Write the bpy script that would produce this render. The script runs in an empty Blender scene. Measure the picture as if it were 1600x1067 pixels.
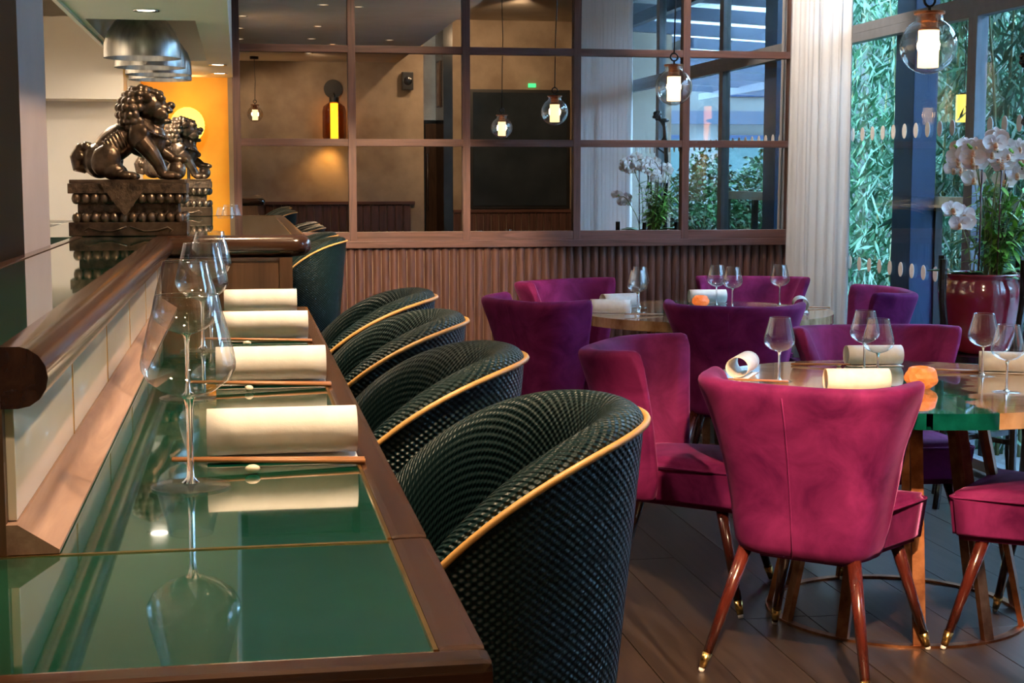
import bpy, bmesh, math, random
from mathutils import Vector, Matrix, noise
random.seed(7)
sc = bpy.context.scene
COL = sc.collection
PI = math.pi

# ------------------------------------------------------------------ camera
cam_d = bpy.data.cameras.new('camera')
cam = bpy.data.objects.new('camera', cam_d)
COL.objects.link(cam)
cam_d.sensor_width = 36.0
cam_d.lens = 36.0 * 2365 / 1600
cam_d.clip_start = 0.05
cam_d.clip_end = 200
cam.location = (0, 0, 1.43)
cam.rotation_euler = (math.radians(90 - 6.166), 0, math.radians(-10.13))
sc.camera = cam

# ------------------------------------------------------------------ world, sun, exposure
w = bpy.data.worlds.new('world')
sc.world = w
w.use_nodes = True
bg = w.node_tree.nodes['Background']
bg.inputs[0].default_value = (0.46, 0.70, 1.0, 1)
bg.inputs[1].default_value = 13.0
sun_d = bpy.data.lights.new('sun', 'SUN')
sun_d.energy = 6.0
sun_d.angle = math.radians(3)
sun_d.color = (1.0, 0.95, 0.85)
sun = bpy.data.objects.new('sun', sun_d)
COL.objects.link(sun)
sun.rotation_euler = (math.radians(20), math.radians(-42), 0)   # high, from over the building towards the garden
vs = sc.view_settings
vs.view_transform = 'Standard'
vs.look = 'None'
vs.gamma = 1
vs.use_curve_mapping = False
vs.exposure = 0.82
try:
    sc.cycles.use_denoising = True
    sc.cycles.sample_clamp_indirect = 6.0
    sc.cycles.caustics_refractive = False
    sc.cycles.caustics_reflective = False
    sc.cycles.transparent_max_bounces = 24
except Exception:
    pass

# ------------------------------------------------------------------ materials
def new_mat(name):
    m = bpy.data.materials.new(name)
    m.use_nodes = True
    nt = m.node_tree
    return m, nt, nt.nodes['Principled BSDF']

def setp(b, **k):
    names = {'color': 'Base Color', 'rough': 'Roughness', 'metal': 'Metallic', 'coat': 'Coat Weight',
             'coat_rough': 'Coat Roughness', 'trans': 'Transmission Weight', 'ior': 'IOR', 'sheen': 'Sheen Weight',
             'sheen_rough': 'Sheen Roughness', 'emit': 'Emission Strength', 'spec': 'Specular IOR Level', 'sss': 'Subsurface Weight'}
    for a, v in k.items():
        if a == 'emitc':
            b.inputs['Emission Color'].default_value = (*v, 1)
        elif a == 'sheenc':
            b.inputs['Sheen Tint'].default_value = (*v, 1)
        elif a == 'color':
            b.inputs['Base Color'].default_value = (*v, 1)
        else:
            b.inputs[names[a]].default_value = v

def coords(nt, scale=(1, 1, 1), kind='Object', rot=(0, 0, 0)):
    tc = nt.nodes.new('ShaderNodeTexCoord')
    mp = nt.nodes.new('ShaderNodeMapping')
    mp.inputs['Scale'].default_value = scale
    mp.inputs['Rotation'].default_value = rot
    nt.links.new(tc.outputs[kind], mp.inputs['Vector'])
    return mp.outputs['Vector']

def noise_tex(nt, vec, scale, detail=4, rough=0.55, dist=0.0):
    n = nt.nodes.new('ShaderNodeTexNoise')
    n.inputs['Scale'].default_value = scale
    n.inputs['Detail'].default_value = detail
    n.inputs['Roughness'].default_value = rough
    n.inputs['Distortion'].default_value = dist
    nt.links.new(vec, n.inputs['Vector'])
    return n.outputs['Fac']

def ramp(nt, fac, stops):
    r = nt.nodes.new('ShaderNodeValToRGB')
    el = r.color_ramp.elements
    while len(el) < len(stops):
        el.new(0.5)
    for e, (p, c) in zip(el, stops):
        e.position = p
        e.color = (*c, 1)
    nt.links.new(fac, r.inputs['Fac'])
    return r.outputs['Color']

def bump(nt, b, h, strength=0.3, dist=0.01):
    n = nt.nodes.new('ShaderNodeBump')
    n.inputs['Strength'].default_value = strength
    n.inputs['Distance'].default_value = dist
    nt.links.new(h, n.inputs['Height'])
    nt.links.new(n.outputs['Normal'], b.inputs['Normal'])

def mottled(name, c1, c2, rough=0.6, scale=6, bumps=0.1, stretch=(1, 1, 1), lo=0.35, hi=0.65, bscale=None, **k):
    m, nt, b = new_mat(name)
    v = coords(nt, stretch)
    f = noise_tex(nt, v, scale)
    nt.links.new(ramp(nt, f, [(lo, c1), (hi, c2)]), b.inputs['Base Color'])
    if bumps:
        bump(nt, b, noise_tex(nt, v, bscale or scale * 4), bumps, 0.004)
    setp(b, rough=rough, **k)
    return m

def wood(name, c1, c2, axis=2, rough=0.4, scale=9, **k):
    m, nt, b = new_mat(name)
    st = [1.0, 1.0, 1.0]
    st[axis] = 0.07
    v = coords(nt, tuple(st))
    oi = nt.nodes.new('ShaderNodeObjectInfo')
    add = nt.nodes.new('ShaderNodeVectorMath')
    add.operation = 'ADD'
    sc_ = nt.nodes.new('ShaderNodeVectorMath')
    sc_.operation = 'SCALE'
    cmb = nt.nodes.new('ShaderNodeCombineXYZ')
    for i in range(3):
        nt.links.new(oi.outputs['Random'], cmb.inputs[i])
    nt.links.new(cmb.outputs[0], sc_.inputs[0])
    sc_.inputs['Scale'].default_value = 7.0
    nt.links.new(v, add.inputs[0])
    nt.links.new(sc_.outputs[0], add.inputs[1])
    f = noise_tex(nt, add.outputs[0], scale * 3, 6, 0.6, 1.2)
    nt.links.new(ramp(nt, f, [(0.3, c1), (0.7, c2)]), b.inputs['Base Color'])
    bump(nt, b, noise_tex(nt, add.outputs[0], scale * 10, 4), 0.15, 0.002)
    setp(b, rough=rough, **k)
    return m

def plain(name, color, rough=0.5, **k):
    m, nt, b = new_mat(name)
    v = coords(nt)
    f = noise_tex(nt, v, 14, 3)
    c2 = tuple(min(1, c * 1.12) for c in color)
    c1 = tuple(c * 0.9 for c in color)
    nt.links.new(ramp(nt, f, [(0.3, c1), (0.7, c2)]), b.inputs['Base Color'])
    setp(b, rough=rough, **k)
    return m

def thin_glass(name, tint=(1, 1, 1), lo=0.04, hi=0.9, power=0.25, rough=0.0):
    m = bpy.data.materials.new(name)
    m.use_nodes = True
    nt = m.node_tree
    nt.nodes.clear()
    out = nt.nodes.new('ShaderNodeOutputMaterial')
    mix = nt.nodes.new('ShaderNodeMixShader')
    tr = nt.nodes.new('ShaderNodeBsdfTransparent')
    gl = nt.nodes.new('ShaderNodeBsdfGlossy')
    lw = nt.nodes.new('ShaderNodeLayerWeight')
    lw.inputs['Blend'].default_value = power
    mr = nt.nodes.new('ShaderNodeMapRange')
    mr.inputs['To Min'].default_value = lo
    mr.inputs['To Max'].default_value = hi
    nt.links.new(lw.outputs['Facing'], mr.inputs['Value'])
    nt.links.new(mr.outputs['Result'], mix.inputs['Fac'])
    tr.inputs['Color'].default_value = (*tint, 1)
    gl.inputs['Roughness'].default_value = rough
    nt.links.new(tr.outputs[0], mix.inputs[1])
    nt.links.new(gl.outputs[0], mix.inputs[2])
    nt.links.new(mix.outputs[0], out.inputs['Surface'])
    return m

def emis(name, color, strength):
    m, nt, b = new_mat(name)
    setp(b, color=color, emitc=color, emit=strength, rough=0.5)
    return m

MT = {}
MT['oak'] = wood('fluted oak', (0.046, 0.019, 0.015), (0.145, 0.068, 0.053), 2, 0.5)
MT['oak_x'] = wood('oak rail', (0.058, 0.024, 0.018), (0.155, 0.070, 0.054), 0, 0.5)
MT['oak_z'] = wood('oak stile', (0.058, 0.024, 0.018), (0.155, 0.070, 0.054), 2, 0.5)
MT['bar_y'] = wood('bar wood lengthwise', (0.020, 0.008, 0.005), (0.068, 0.028, 0.015), 1, 0.22, coat=0.6, coat_rough=0.12)
MT['bar_x'] = wood('bar wood crosswise', (0.020, 0.008, 0.005), (0.068, 0.028, 0.015), 0, 0.22, coat=0.6, coat_rough=0.12)
MT['bar_z'] = wood('bar panel wood', (0.06, 0.028, 0.013), (0.15, 0.075, 0.038), 2, 0.45)
MT['skirt'] = wood('pale skirt wood', (0.22, 0.12, 0.085), (0.42, 0.27, 0.20), 1, 0.4)
MT['tablewood'] = mottled('burl table wood', (0.20, 0.095, 0.035), (0.52, 0.33, 0.18), 0.12, 7, 0.02, (1, 3, 1), 0.3, 0.62, coat=0.6, coat_rough=0.05)
MT['legwood'] = wood('mahogany leg', (0.035, 0.006, 0.004), (0.10, 0.018, 0.012), 2, 0.22, coat=0.6)
MT['brass'] = plain('brass', (0.72, 0.47, 0.16), 0.25, metal=1.0)
MT['copper'] = mottled('aged copper', (0.20, 0.075, 0.035), (0.46, 0.21, 0.10), 0.38, 14, 0.2, metal=1.0)
MT['gold_pipe'] = plain('gold piping', (0.55, 0.30, 0.09), 0.4)
MT['steel'] = mottled('brushed steel', (0.30, 0.30, 0.29), (0.48, 0.47, 0.45), 0.3, 5, 0.05, (6, 6, 0.3), metal=1.0)
MT['chrome'] = plain('polished steel', (0.75, 0.74, 0.72), 0.12, metal=1.0)
MT['black'] = plain('black metal', (0.015, 0.015, 0.016), 0.4)
MT['lacquer'] = plain('black lacquer', (0.012, 0.010, 0.010), 0.18, coat=0.5)
MT['frame'] = plain('grey window frame', (0.16, 0.17, 0.19), 0.45)
MT['frame_dark'] = plain('dark window post', (0.012, 0.040, 0.105), 0.35)
MT['plaster'] = mottled('concrete plaster', (0.27, 0.20, 0.14), (0.38, 0.30, 0.22), 0.75, 3, 0.12)
MT['ceil'] = mottled('ceiling plaster', (0.70, 0.62, 0.52), (0.76, 0.68, 0.58), 0.8, 3, 0.05)
MT['cream'] = mottled('cream wall paint', (0.80, 0.72, 0.62), (0.84, 0.77, 0.67), 0.6, 2, 0.03)
MT['soffit'] = mottled('soffit paint', (0.84, 0.78, 0.69), (0.88, 0.82, 0.73), 0.6, 2, 0.02)
MT['orange'] = mottled('orange plaster', (0.84, 0.36, 0.012), (0.92, 0.48, 0.03), 0.6, 4, 0.05)
MT['taupe'] = mottled('taupe column paint', (0.32, 0.26, 0.24), (0.38, 0.31, 0.29), 0.55, 3, 0.05)
MT['tile'] = mottled('cream glass tile', (0.80, 0.72, 0.60), (0.86, 0.79, 0.68), 0.15, 2, 0.0, coat=0.3)
MT['napkin'] = mottled('linen paper', (0.76, 0.73, 0.69), (0.84, 0.82, 0.79), 0.8, 30, 0.1)
MT['bronze'] = mottled('dark bronze', (0.045, 0.031, 0.025), (0.20, 0.14, 0.10), 0.30, 22, 0.15, metal=0.8)
MT['bronze_d'] = mottled('engraved bronze', (0.05, 0.034, 0.026), (0.17, 0.115, 0.08), 0.42, 60, 0.7, metal=0.7, bscale=130)
MT['wineglass'] = thin_glass('wine glass', (0.985, 0.99, 0.99), 0.05, 0.85, 0.28)
def _solid():
    m, nt, b = new_mat('solid crystal')
    setp(b, color=(1, 1, 1), rough=0.0, trans=1.0, ior=1.5)
    return m
MT['solidglass'] = _solid()
MT['glassfoot'] = thin_glass('wine glass foot', (0.98, 0.99, 0.98), 0.12, 0.42, 0.3, 0.18)
MT['globe'] = thin_glass('pendant globe glass', (0.98, 0.94, 0.88), 0.08, 0.85, 0.28)
MT['amber'] = thin_glass('amber lamp glass', (0.55, 0.33, 0.12), 0.05, 0.6, 0.25)
MT['pane'] = thin_glass('window glass', (0.86, 0.95, 0.97), 0.03, 0.32, 0.15)
MT['glow'] = emis('lamp tube glow', (1.0, 0.68, 0.36), 2.0)
MT['glow_y'] = emis('amber tube glow', (1.0, 0.50, 0.06), 6)
MT['lantern'] = emis('paper lantern glow', (1.0, 0.62, 0.08), 1.5)
MT['spotface'] = emis('downlight lens', (1.0, 0.86, 0.66), 8)
MT['spotdim'] = emis('dim downlight lens', (1.0, 0.80, 0.55), 1.0)  # kept dim so the added downlights stay faint in the mirror
MT['pot'] = mottled('oxblood glaze', (0.14, 0.008, 0.012), (0.22, 0.02, 0.05), 0.12, 3, 0.0, coat=0.8)
MT['leaf'] = mottled('orchid leaf', (0.02, 0.09, 0.015), (0.06, 0.20, 0.03), 0.35, 12, 0.05)
MT['leaf_b'] = mottled('bright leaf', (0.10, 0.30, 0.03), (0.26, 0.48, 0.07), 0.45, 12, 0.05)
MT['bamboo'] = mottled('bamboo leaf', (0.006, 0.060, 0.034), (0.035, 0.16, 0.065), 0.45, 3, 0.0)
MT['hedge'] = mottled('hedge leaf', (0.006, 0.050, 0.020), (0.025, 0.13, 0.035), 0.45, 3, 0.0)
MT['culm'] = mottled('bamboo culm', (0.10, 0.12, 0.04), (0.22, 0.24, 0.09), 0.45, 8, 0.05)
MT['petal'] = mottled('orchid petal', (0.80, 0.60, 0.54), (0.90, 0.80, 0.76), 0.55, 25, 0.05, sss=0.1)
MT['lip'] = mottled('orchid lip', (0.75, 0.30, 0.16), (0.82, 0.55, 0.30), 0.5, 40, 0.05)
MT['stone'] = plain('pale pebble', (0.78, 0.68, 0.54), 0.4)
MT['stick'] = plain('chopstick wood', (0.34, 0.15, 0.06), 0.4)
MT['salt'] = mottled('orange salt stone', (0.60, 0.13, 0.03), (0.85, 0.30, 0.12), 0.45, 18, 0.3, emitc=(1.0, 0.20, 0.03), emit=0.35)
MT['darkpanel'] = mottled('dark glass screen', (0.020, 0.028, 0.036), (0.034, 0.044, 0.056), 0.12, 2, 0.0)
MT['paving'] = mottled('outdoor paving', (0.14, 0.15, 0.16), (0.20, 0.21, 0.22), 0.8, 2, 0.1)
MT['facade'] = mottled('street facade', (0.11, 0.13, 0.135), (0.15, 0.165, 0.17), 0.7, 2, 0.05)
MT['backdrop'] = mottled('dark backdrop render', (0.035, 0.055, 0.055), (0.07, 0.10, 0.095), 0.8, 3, 0.1)
MT['shopglass'] = plain('shop window glass', (0.05, 0.10, 0.11), 0.15)
MT['blue_steel'] = plain('blue grey steel', (0.035, 0.055, 0.09), 0.45)
MT['red'] = plain('red plastic', (0.5, 0.02, 0.015), 0.4)
MT['green_sign'] = emis('exit sign', (0.05, 0.8, 0.25), 1.2)
MT['art'] = mottled('framed print', (0.35, 0.12, 0.05), (0.75, 0.5, 0.25), 0.5, 9, 0.0)

def _velvet():
    m, nt, b = new_mat('plum velvet')
    v = coords(nt, (1, 1, 1))
    oi = nt.nodes.new('ShaderNodeObjectInfo')
    add = nt.nodes.new('ShaderNodeVectorMath'); add.operation = 'ADD'
    nt.links.new(v, add.inputs[0]); nt.links.new(oi.outputs['Location'], add.inputs[1])
    f = noise_tex(nt, add.outputs[0], 7, 5, 0.6, 0.6)
    nt.links.new(ramp(nt, f, [(0.32, (0.080, 0.003, 0.047)), (0.68, (0.195, 0.016, 0.104))]), b.inputs['Base Color'])
    bump(nt, b, noise_tex(nt, v, 160, 3), 0.08, 0.002)
    setp(b, rough=0.75, sheen=0.3, sheen_rough=0.3, sheenc=(0.8, 0.25, 0.65), spec=0.15)
    return m
MT['velvet'] = _velvet()

def _leather():
    # basket-embossed leather: two sets of diagonal ridges in the UV grid
    m, nt, b = new_mat('embossed green leather')
    v = coords(nt, (1, 1, 1), 'UV')
    sx = nt.nodes.new('ShaderNodeSeparateXYZ'); nt.links.new(v, sx.inputs[0])
    def mth(op, a, c=None):
        n = nt.nodes.new('ShaderNodeMath'); n.operation = op
        for i, q in enumerate((a, c)):
            if q is None: continue
            if isinstance(q, (int, float)): n.inputs[i].default_value = q
            else: nt.links.new(q, n.inputs[i])
        return n.outputs[0]
    s = mth('SINE', mth('MULTIPLY', sx.outputs[0], PI / 0.0078))
    t = mth('SINE', mth('MULTIPLY', sx.outputs[1], PI / 0.0056))
    h = mth('MULTIPLY', s, t)
    bump(nt, b, h, 0.9, 0.0022)
    setp(b, color=(0.003, 0.0145, 0.0165), rough=0.38, spec=0.26)
    return m
MT['leather'] = _leather()

def _green():
    m, nt, b = new_mat('emerald glass top')
    v = coords(nt, (1, 1, 1))
    f = noise_tex(nt, v, 2.5, 3)
    nt.links.new(ramp(nt, f, [(0.3, (0.000, 0.030, 0.018)), (0.7, (0.001, 0.072, 0.043))]), b.inputs['Base Color'])
    bump(nt, b, noise_tex(nt, v, 24, 2), 0.03, 0.002)
    setp(b, rough=0.06, coat=1.0, coat_rough=0.02, spec=0.8)
    return m
MT['green'] = _green()
def _resin():
    m, nt, b = new_mat('green resin')
    v = coords(nt, (1, 1, 1))
    nt.links.new(ramp(nt, noise_tex(nt, v, 9, 4), [(0.35, (0.0, 0.045, 0.036)), (0.65, (0.004, 0.13, 0.10))]), b.inputs['Base Color'])
    setp(b, rough=0.06, coat=0.8, coat_rough=0.02)
    return m
MT['resin'] = _resin()
def _mirror():
    m, nt, b = new_mat('bronze tinted mirror')
    setp(b, color=(0.66, 0.62, 0.58), metal=1.0, rough=0.0)
    return m
MT['mirror'] = _mirror()
def _floor():
    m = wood('dark floor plank', (0.016, 0.011, 0.009), (0.050, 0.036, 0.029), 1, 0.34, 5)
    return m
MT['floor'] = _floor()
def _curtain():
    m, nt, b = new_mat('sheer curtain')
    v = coords(nt)
    nt.links.new(ramp(nt, noise_tex(nt, v, 5, 3), [(0.3, (0.88, 0.85, 0.84)), (0.7, (0.93, 0.90, 0.89))]), b.inputs['Base Color'])
    setp(b, rough=0.85)
    tl = nt.nodes.new('ShaderNodeBsdfTranslucent'); tl.inputs[0].default_value = (0.9, 0.89, 0.9, 1)
    mx = nt.nodes.new('ShaderNodeMixShader'); mx.inputs[0].default_value = 0.4
    out = nt.nodes['Material Output']
    nt.links.new(b.outputs[0], mx.inputs[1]); nt.links.new(tl.outputs[0], mx.inputs[2])
    nt.links.new(mx.outputs[0], out.inputs['Surface'])
    return m
MT['curtain'] = _curtain()
def _poly():
    m, nt, b = new_mat('polycarbonate roof')
    setp(b, color=(0.7, 0.76, 0.82), rough=0.4)
    tl = nt.nodes.new('ShaderNodeBsdfTranslucent'); tl.inputs[0].default_value = (0.85, 0.9, 0.95, 1)
    tr = nt.nodes.new('ShaderNodeBsdfTransparent'); tr.inputs[0].default_value = (0.92, 0.95, 1, 1)
    mx = nt.nodes.new('ShaderNodeMixShader'); mx.inputs[0].default_value = 0.6
    out = nt.nodes['Material Output']
    nt.links.new(tl.outputs[0], mx.inputs[1]); nt.links.new(tr.outputs[0], mx.inputs[2])
    nt.links.new(mx.outputs[0], out.inputs['Surface'])
    return m
MT['poly'] = _poly()

# ------------------------------------------------------------------ mesh helpers
class MB:
    def __init__(s):
        s.v, s.f, s.uv = [], [], None
    def add(s, v, f):
        o = len(s.v)
        s.v += [tuple(p) for p in v]
        s.f += [tuple(i + o for i in q) for q in f]
        return s
    def box(s, x0, x1, y0, y1, z0, z1, bev=0.0):
        if not bev:
            v = [(x, y, z) for z in (z0, z1) for y in (y0, y1) for x in (x0, x1)]
            f = [(0, 2, 3, 1), (4, 5, 7, 6), (0, 1, 5, 4), (2, 6, 7, 3), (0, 4, 6, 2), (1, 3, 7, 5)]
            return s.add(v, f)
        bm = bmesh.new()
        bmesh.ops.create_cube(bm, size=1)
        for q in bm.verts:
            q.co = Vector((x0 + (q.co.x + .5) * (x1 - x0), y0 + (q.co.y + .5) * (y1 - y0), z0 + (q.co.z + .5) * (z1 - z0)))
        bmesh.ops.bevel(bm, geom=bm.edges[:], offset=bev, segments=2, affect='EDGES', profile=0.7)
        return s.bm(bm)
    def bm(s, bm):
        bm.verts.index_update()
        s.add([q.co[:] for q in bm.verts], [[q.index for q in f.verts] for f in bm.faces])
        bm.free()
        return s
    def grid(s, P, cu=False, cv=False):
        n, m = len(P), len(P[0])
        v = [p for r in P for p in r]
        f = []
        for i in range(n if cu else n - 1):
            for j in range(m if cv else m - 1):
                a, b = i, (i + 1) % n
                c, d = j, (j + 1) % m
                f.append((a * m + c, b * m + c, b * m + d, a * m + d))
        return s.add(v, f)
    def lathe(s, prof, n=24, c=(0, 0, 0)):
        P = [[(c[0] + r * math.cos(2 * PI * k / n), c[1] + r * math.sin(2 * PI * k / n), c[2] + z) for r, z in prof] for k in range(n)]
        s.grid(P, cu=True)
        return s
    def tube(s, path, r, n=8, cap=True):
        path = [Vector(p) for p in path]
        rs = r if isinstance(r, (list, tuple)) else [r] * len(path)
        rings = []
        ref = None
        for i, p in enumerate(path):
            t = (path[min(i + 1, len(path) - 1)] - path[max(i - 1, 0)]).normalized()
            if ref is None:
                ref = Vector((0, 0, 1)) if abs(t.z) < 0.9 else Vector((1, 0, 0))
            a = (ref - t * ref.dot(t)).normalized()
            b = t.cross(a)
            ref = a
            rings.append([tuple(p + (a * math.cos(2 * PI * k / n) + b * math.sin(2 * PI * k / n)) * rs[i]) for k in range(n)])
        o = len(s.v)
        s.grid(rings, cv=True)
        if cap:
            s.f.append(tuple(o + k for k in range(n))[::-1])
            s.f.append(tuple(o + (len(path) - 1) * n + k for k in range(n)))
        return s
    def bar(s, p, q, wx, wy):      # rectangular bar, wx along the side vector, wy the other
        p, q = Vector(p), Vector(q)
        t = (q - p).normalized()
        ref = Vector((0, 0, 1)) if abs(t.z) < 0.95 else Vector((1, 0, 0))
        a = t.cross(ref).normalized(); b = a.cross(t)
        v = []
        for c in (p, q):
            for sa, sb in ((-1, -1), (1, -1), (1, 1), (-1, 1)):
                v.append(tuple(c + a * sa * wx / 2 + b * sb * wy / 2))
        return s.add(v, [(0, 1, 2, 3)[::-1], (4, 5, 6, 7), (0, 1, 5, 4), (1, 2, 6, 5), (2, 3, 7, 6), (3, 0, 4, 7)])
    def ball(s, c, r, seg=12, rng=8, rot=None):
        r = (r, r, r) if isinstance(r, (int, float)) else r
        P = []
        for i in range(seg):
            row = []
            for j in range(rng + 1):
                a, b = 2 * PI * i / seg, -PI / 2 + PI * j / rng
                p = Vector((r[0] * math.cos(b) * math.cos(a), r[1] * math.cos(b) * math.sin(a), r[2] * math.sin(b)))
                if rot is not None: p = rot @ p
                row.append(tuple(p + Vector(c)))
            P.append(row)
        return s.grid(P, cu=True)
    def prism(s, poly, z0, z1):    # vertical extrusion of an xy polygon
        n = len(poly)
        v = [(x, y, z0) for x, y in poly] + [(x, y, z1) for x, y in poly]
        f = [tuple(range(n))[::-1], tuple(range(n, 2 * n))] + [(i, (i + 1) % n, n + (i + 1) % n, n + i) for i in range(n)]
        return s.add(v, f)
    def build(s, name, mat, parent=None, smooth=False, merge=True):
        me = bpy.data.meshes.new(name)
        me.from_pydata(s.v, [], s.f)
        if merge or smooth:
            bm = bmesh.new(); bm.from_mesh(me)
            if merge: bmesh.ops.remove_doubles(bm, verts=bm.verts, dist=1e-5)
            bmesh.ops.recalc_face_normals(bm, faces=bm.faces)
            bm.to_mesh(me); bm.free()
        if smooth:
            me.polygons.foreach_set('use_smooth', [True] * len(me.polygons))
            if smooth == 'auto':
                try: me.set_sharp_from_angle(angle=math.radians(40))
                except Exception: pass
        me.materials.append(MT[mat])
        o = bpy.data.objects.new(name, me)
        COL.objects.link(o)
        if parent: o.parent = parent
        return o

def thing(name, label, cat, loc=(0, 0, 0), rz=0.0, group=None):
    o = bpy.data.objects.new(name, None)
    COL.objects.link(o)
    o.empty_display_size = 0.05
    o.location = loc
    o.rotation_euler = (0, 0, rz)
    return tag(o, label, cat, group)

def tag(o, label, cat, group=None):
    o['label'] = label
    o['category'] = cat
    if group: o['group'] = group
    return o

def struct(o):
    o['kind'] = 'structure'
    return o

def kids(o):
    return [c for c in bpy.data.objects if c.parent == o]

def copy_tree(o, parent=None, top=True):
    c = o.copy()
    COL.objects.link(c)
    if not top: c.parent = parent
    for ch in CH.get(o.name, []):
        copy_tree(ch, c, False)
    return c
CH = {}
def index_children():
    CH.clear()
    for o in bpy.data.objects:
        if o.parent: CH.setdefault(o.parent.name, []).append(o)

def place(o, loc, rz=0.0, label=None, group=None):
    o.location = loc
    o.rotation_euler = (0, 0, rz)
    if label: o['label'] = label
    if group: o['group'] = group
    return o

def spot(name, loc, target, power, angle, color=(1.0, 0.72, 0.44), blend=0.5, size=0.06):
    d = bpy.data.lights.new(name, 'SPOT')
    d.energy = power; d.spot_size = math.radians(angle); d.spot_blend = blend
    d.color = color; d.shadow_soft_size = size
    o = bpy.data.objects.new(name, d)
    COL.objects.link(o)
    o.location = loc
    o.rotation_euler = (Vector(target) - Vector(loc)).to_track_quat('-Z', 'Y').to_euler()
    return o

YW = 8.9       # mirror wall
XW = 3.53      # window wall
ZC = 2.85      # low ceiling
ZH = 3.45      # high ceiling over the dining side
XF = 1.95      # where the ceiling steps up

# ------------------------------------------------------------------ floor
fl = struct(MB().box(-3.2, XW + .12, -3.2, YW + .3, -0.12, -0.014).build('floor', 'floor'))
pw, pl = 0.215, 1.75
pm = MB().box(-pw / 2 + .0015, pw / 2 - .0015, -pl / 2 + .0015, pl / 2 - .0015, -0.02, 0.0, 0.0012).build('plank', 'floor', fl)
first = True
for i in range(17):
    x = XW - 0.11 - pw * i
    off = random.uniform(0, pl)
    for j in range(9):
        y = -3.9 + off + j * pl - 0.6
        a_, b_ = max(y - pl / 2, -3.15), min(y + pl / 2, YW + .04)
        if b_ - a_ < .05: continue
        p = pm if first else pm.copy()
        if not first: COL.objects.link(p)
        first = False
        p.location = (x, (a_ + b_) / 2, random.uniform(-0.0008, 0.0))
        p.scale = (1, (b_ - a_) / pl, 1)
# ------------------------------------------------------------------ walls and ceilings
wb = struct(MB().box(-0.06, XW + .06, YW, YW + .12, -.014, ZH).build('wall_back', 'plaster'))
ws = 0.0505
sl = None
k = 0
x = 0.0
prof = []
while x < XW - 0.13:
    if sl is None:
        n = 6
        P = []
        for zz in (0.09, 1.03):
            P.append([(ws * .5 * -1 + .002, 0, zz)] + [(-ws * .46 + ws * .92 * q / n, -0.012 - 0.016 * math.sin(PI * q / n), zz) for q in range(n + 1)] + [(ws * .5 - .002, 0, zz)])
        mb = MB().grid(P)
        mb.f.append(tuple(range(n + 3, 2 * (n + 3))))
        sl = mb.build('slat', 'oak', wb, 'auto')
        o = sl
    else:
        o = sl.copy(); COL.objects.link(o)
    o.location = (x + ws / 2, YW, 0)
    x += ws
struct(MB().box(0.0, XW - .12, YW - .024, YW, 0.0, 0.09, .003).build('baseboard_back', 'oak_x'))
struct(MB().box(-0.03, XW - .115, YW - .05, YW, 1.022, 1.064, .004).build('trim_1', 'oak_x'))
struct(MB().box(-3.2, 2.15, -1.32, -1.2, 0, ZH).build('wall_front', 'plaster'))
struct(MB().box(2.72, 4.6, -1.92, -1.8, 0, ZH).build('wall_rear', 'plaster'))
struct(MB().box(2.15, 2.27, -3.2, -1.2, 0, ZH).build('wall_passage', 'plaster'))
struct(MB().box(2.60, 2.72, -2.6, -1.8, 0, ZH).build('wall_return', 'darkpanel'))
struct(MB().box(2.15, 2.75, -3.2, -3.08, 0, ZH).build('wall_end', 'plaster'))
struct(MB().box(-3.2, -3.08, -1.3, YW + .2, 0, ZC).build('wall_left', 'plaster'))
struct(MB().box(4.48, 4.6, -1.9, 1.75, 0, ZH).build('wall_side', 'plaster'))
struct(MB().box(XW, 4.6, 1.7, 1.82, 0, ZH).build('wall_corner', 'plaster'))
ce = struct(MB().box(-3.2, XF, -3.2, YW + .12, ZC, ZC + .12).build('ceiling', 'ceil'))
struct(MB().box(XF, 4.6, -3.2, YW + .12, ZH, ZH + .12).build('ceiling_high', 'ceil'))
struct(MB().box(XF - .05, XF, -3.2, YW, ZC + .12, ZH).build('ceiling_step', 'ceil'))
# wainscot on the wall behind the camera (seen in the mirror)
for nm, (x0, x1, yy) in {'trim_2': (-1.0, 2.15, -1.2), 'trim_3': (2.72, 4.48, -1.8)}.items():
    t = struct(MB().box(x0, x1, yy, yy + .035, 1.10 - (.12 if yy < -1.5 else 0), 1.14 - (.12 if yy < -1.5 else 0), .003).build(nm, 'oak_x'))
    s0 = None
    for q in range(int((x1 - x0) / .1)):
        if s0 is None:
            s0 = MB().box(-.046, .046, 0, .022, 0, 1.10 - (.12 if yy < -1.5 else 0), .006).build('slat', 'oak', t); o = s0
        else:
            o = s0.copy(); COL.objects.link(o)
        o.location = (x0 + .05 + q * .1, yy, 0)
# double door in the passage
dr = struct(MB().box(2.27, 2.62, -2.62, -2.57, 0, 2.2).build('door_1', 'darkpanel'))
MB().box(2.28, 2.435, -2.57, -2.55, .05, 2.15, .004).build('door_leaf', 'bar_z', dr)
MB().box(2.455, 2.61, -2.57, -2.55, .05, 2.15, .004).build('door_leaf', 'bar_z', dr)
for xx in (2.415, 2.475):
    MB().tube([(xx, -2.55, 1.0), (xx, -2.49, 1.0), (xx, -2.49, 1.75), (xx, -2.55, 1.75)], .012, 8).build('handle', 'chrome', dr, True)

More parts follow.
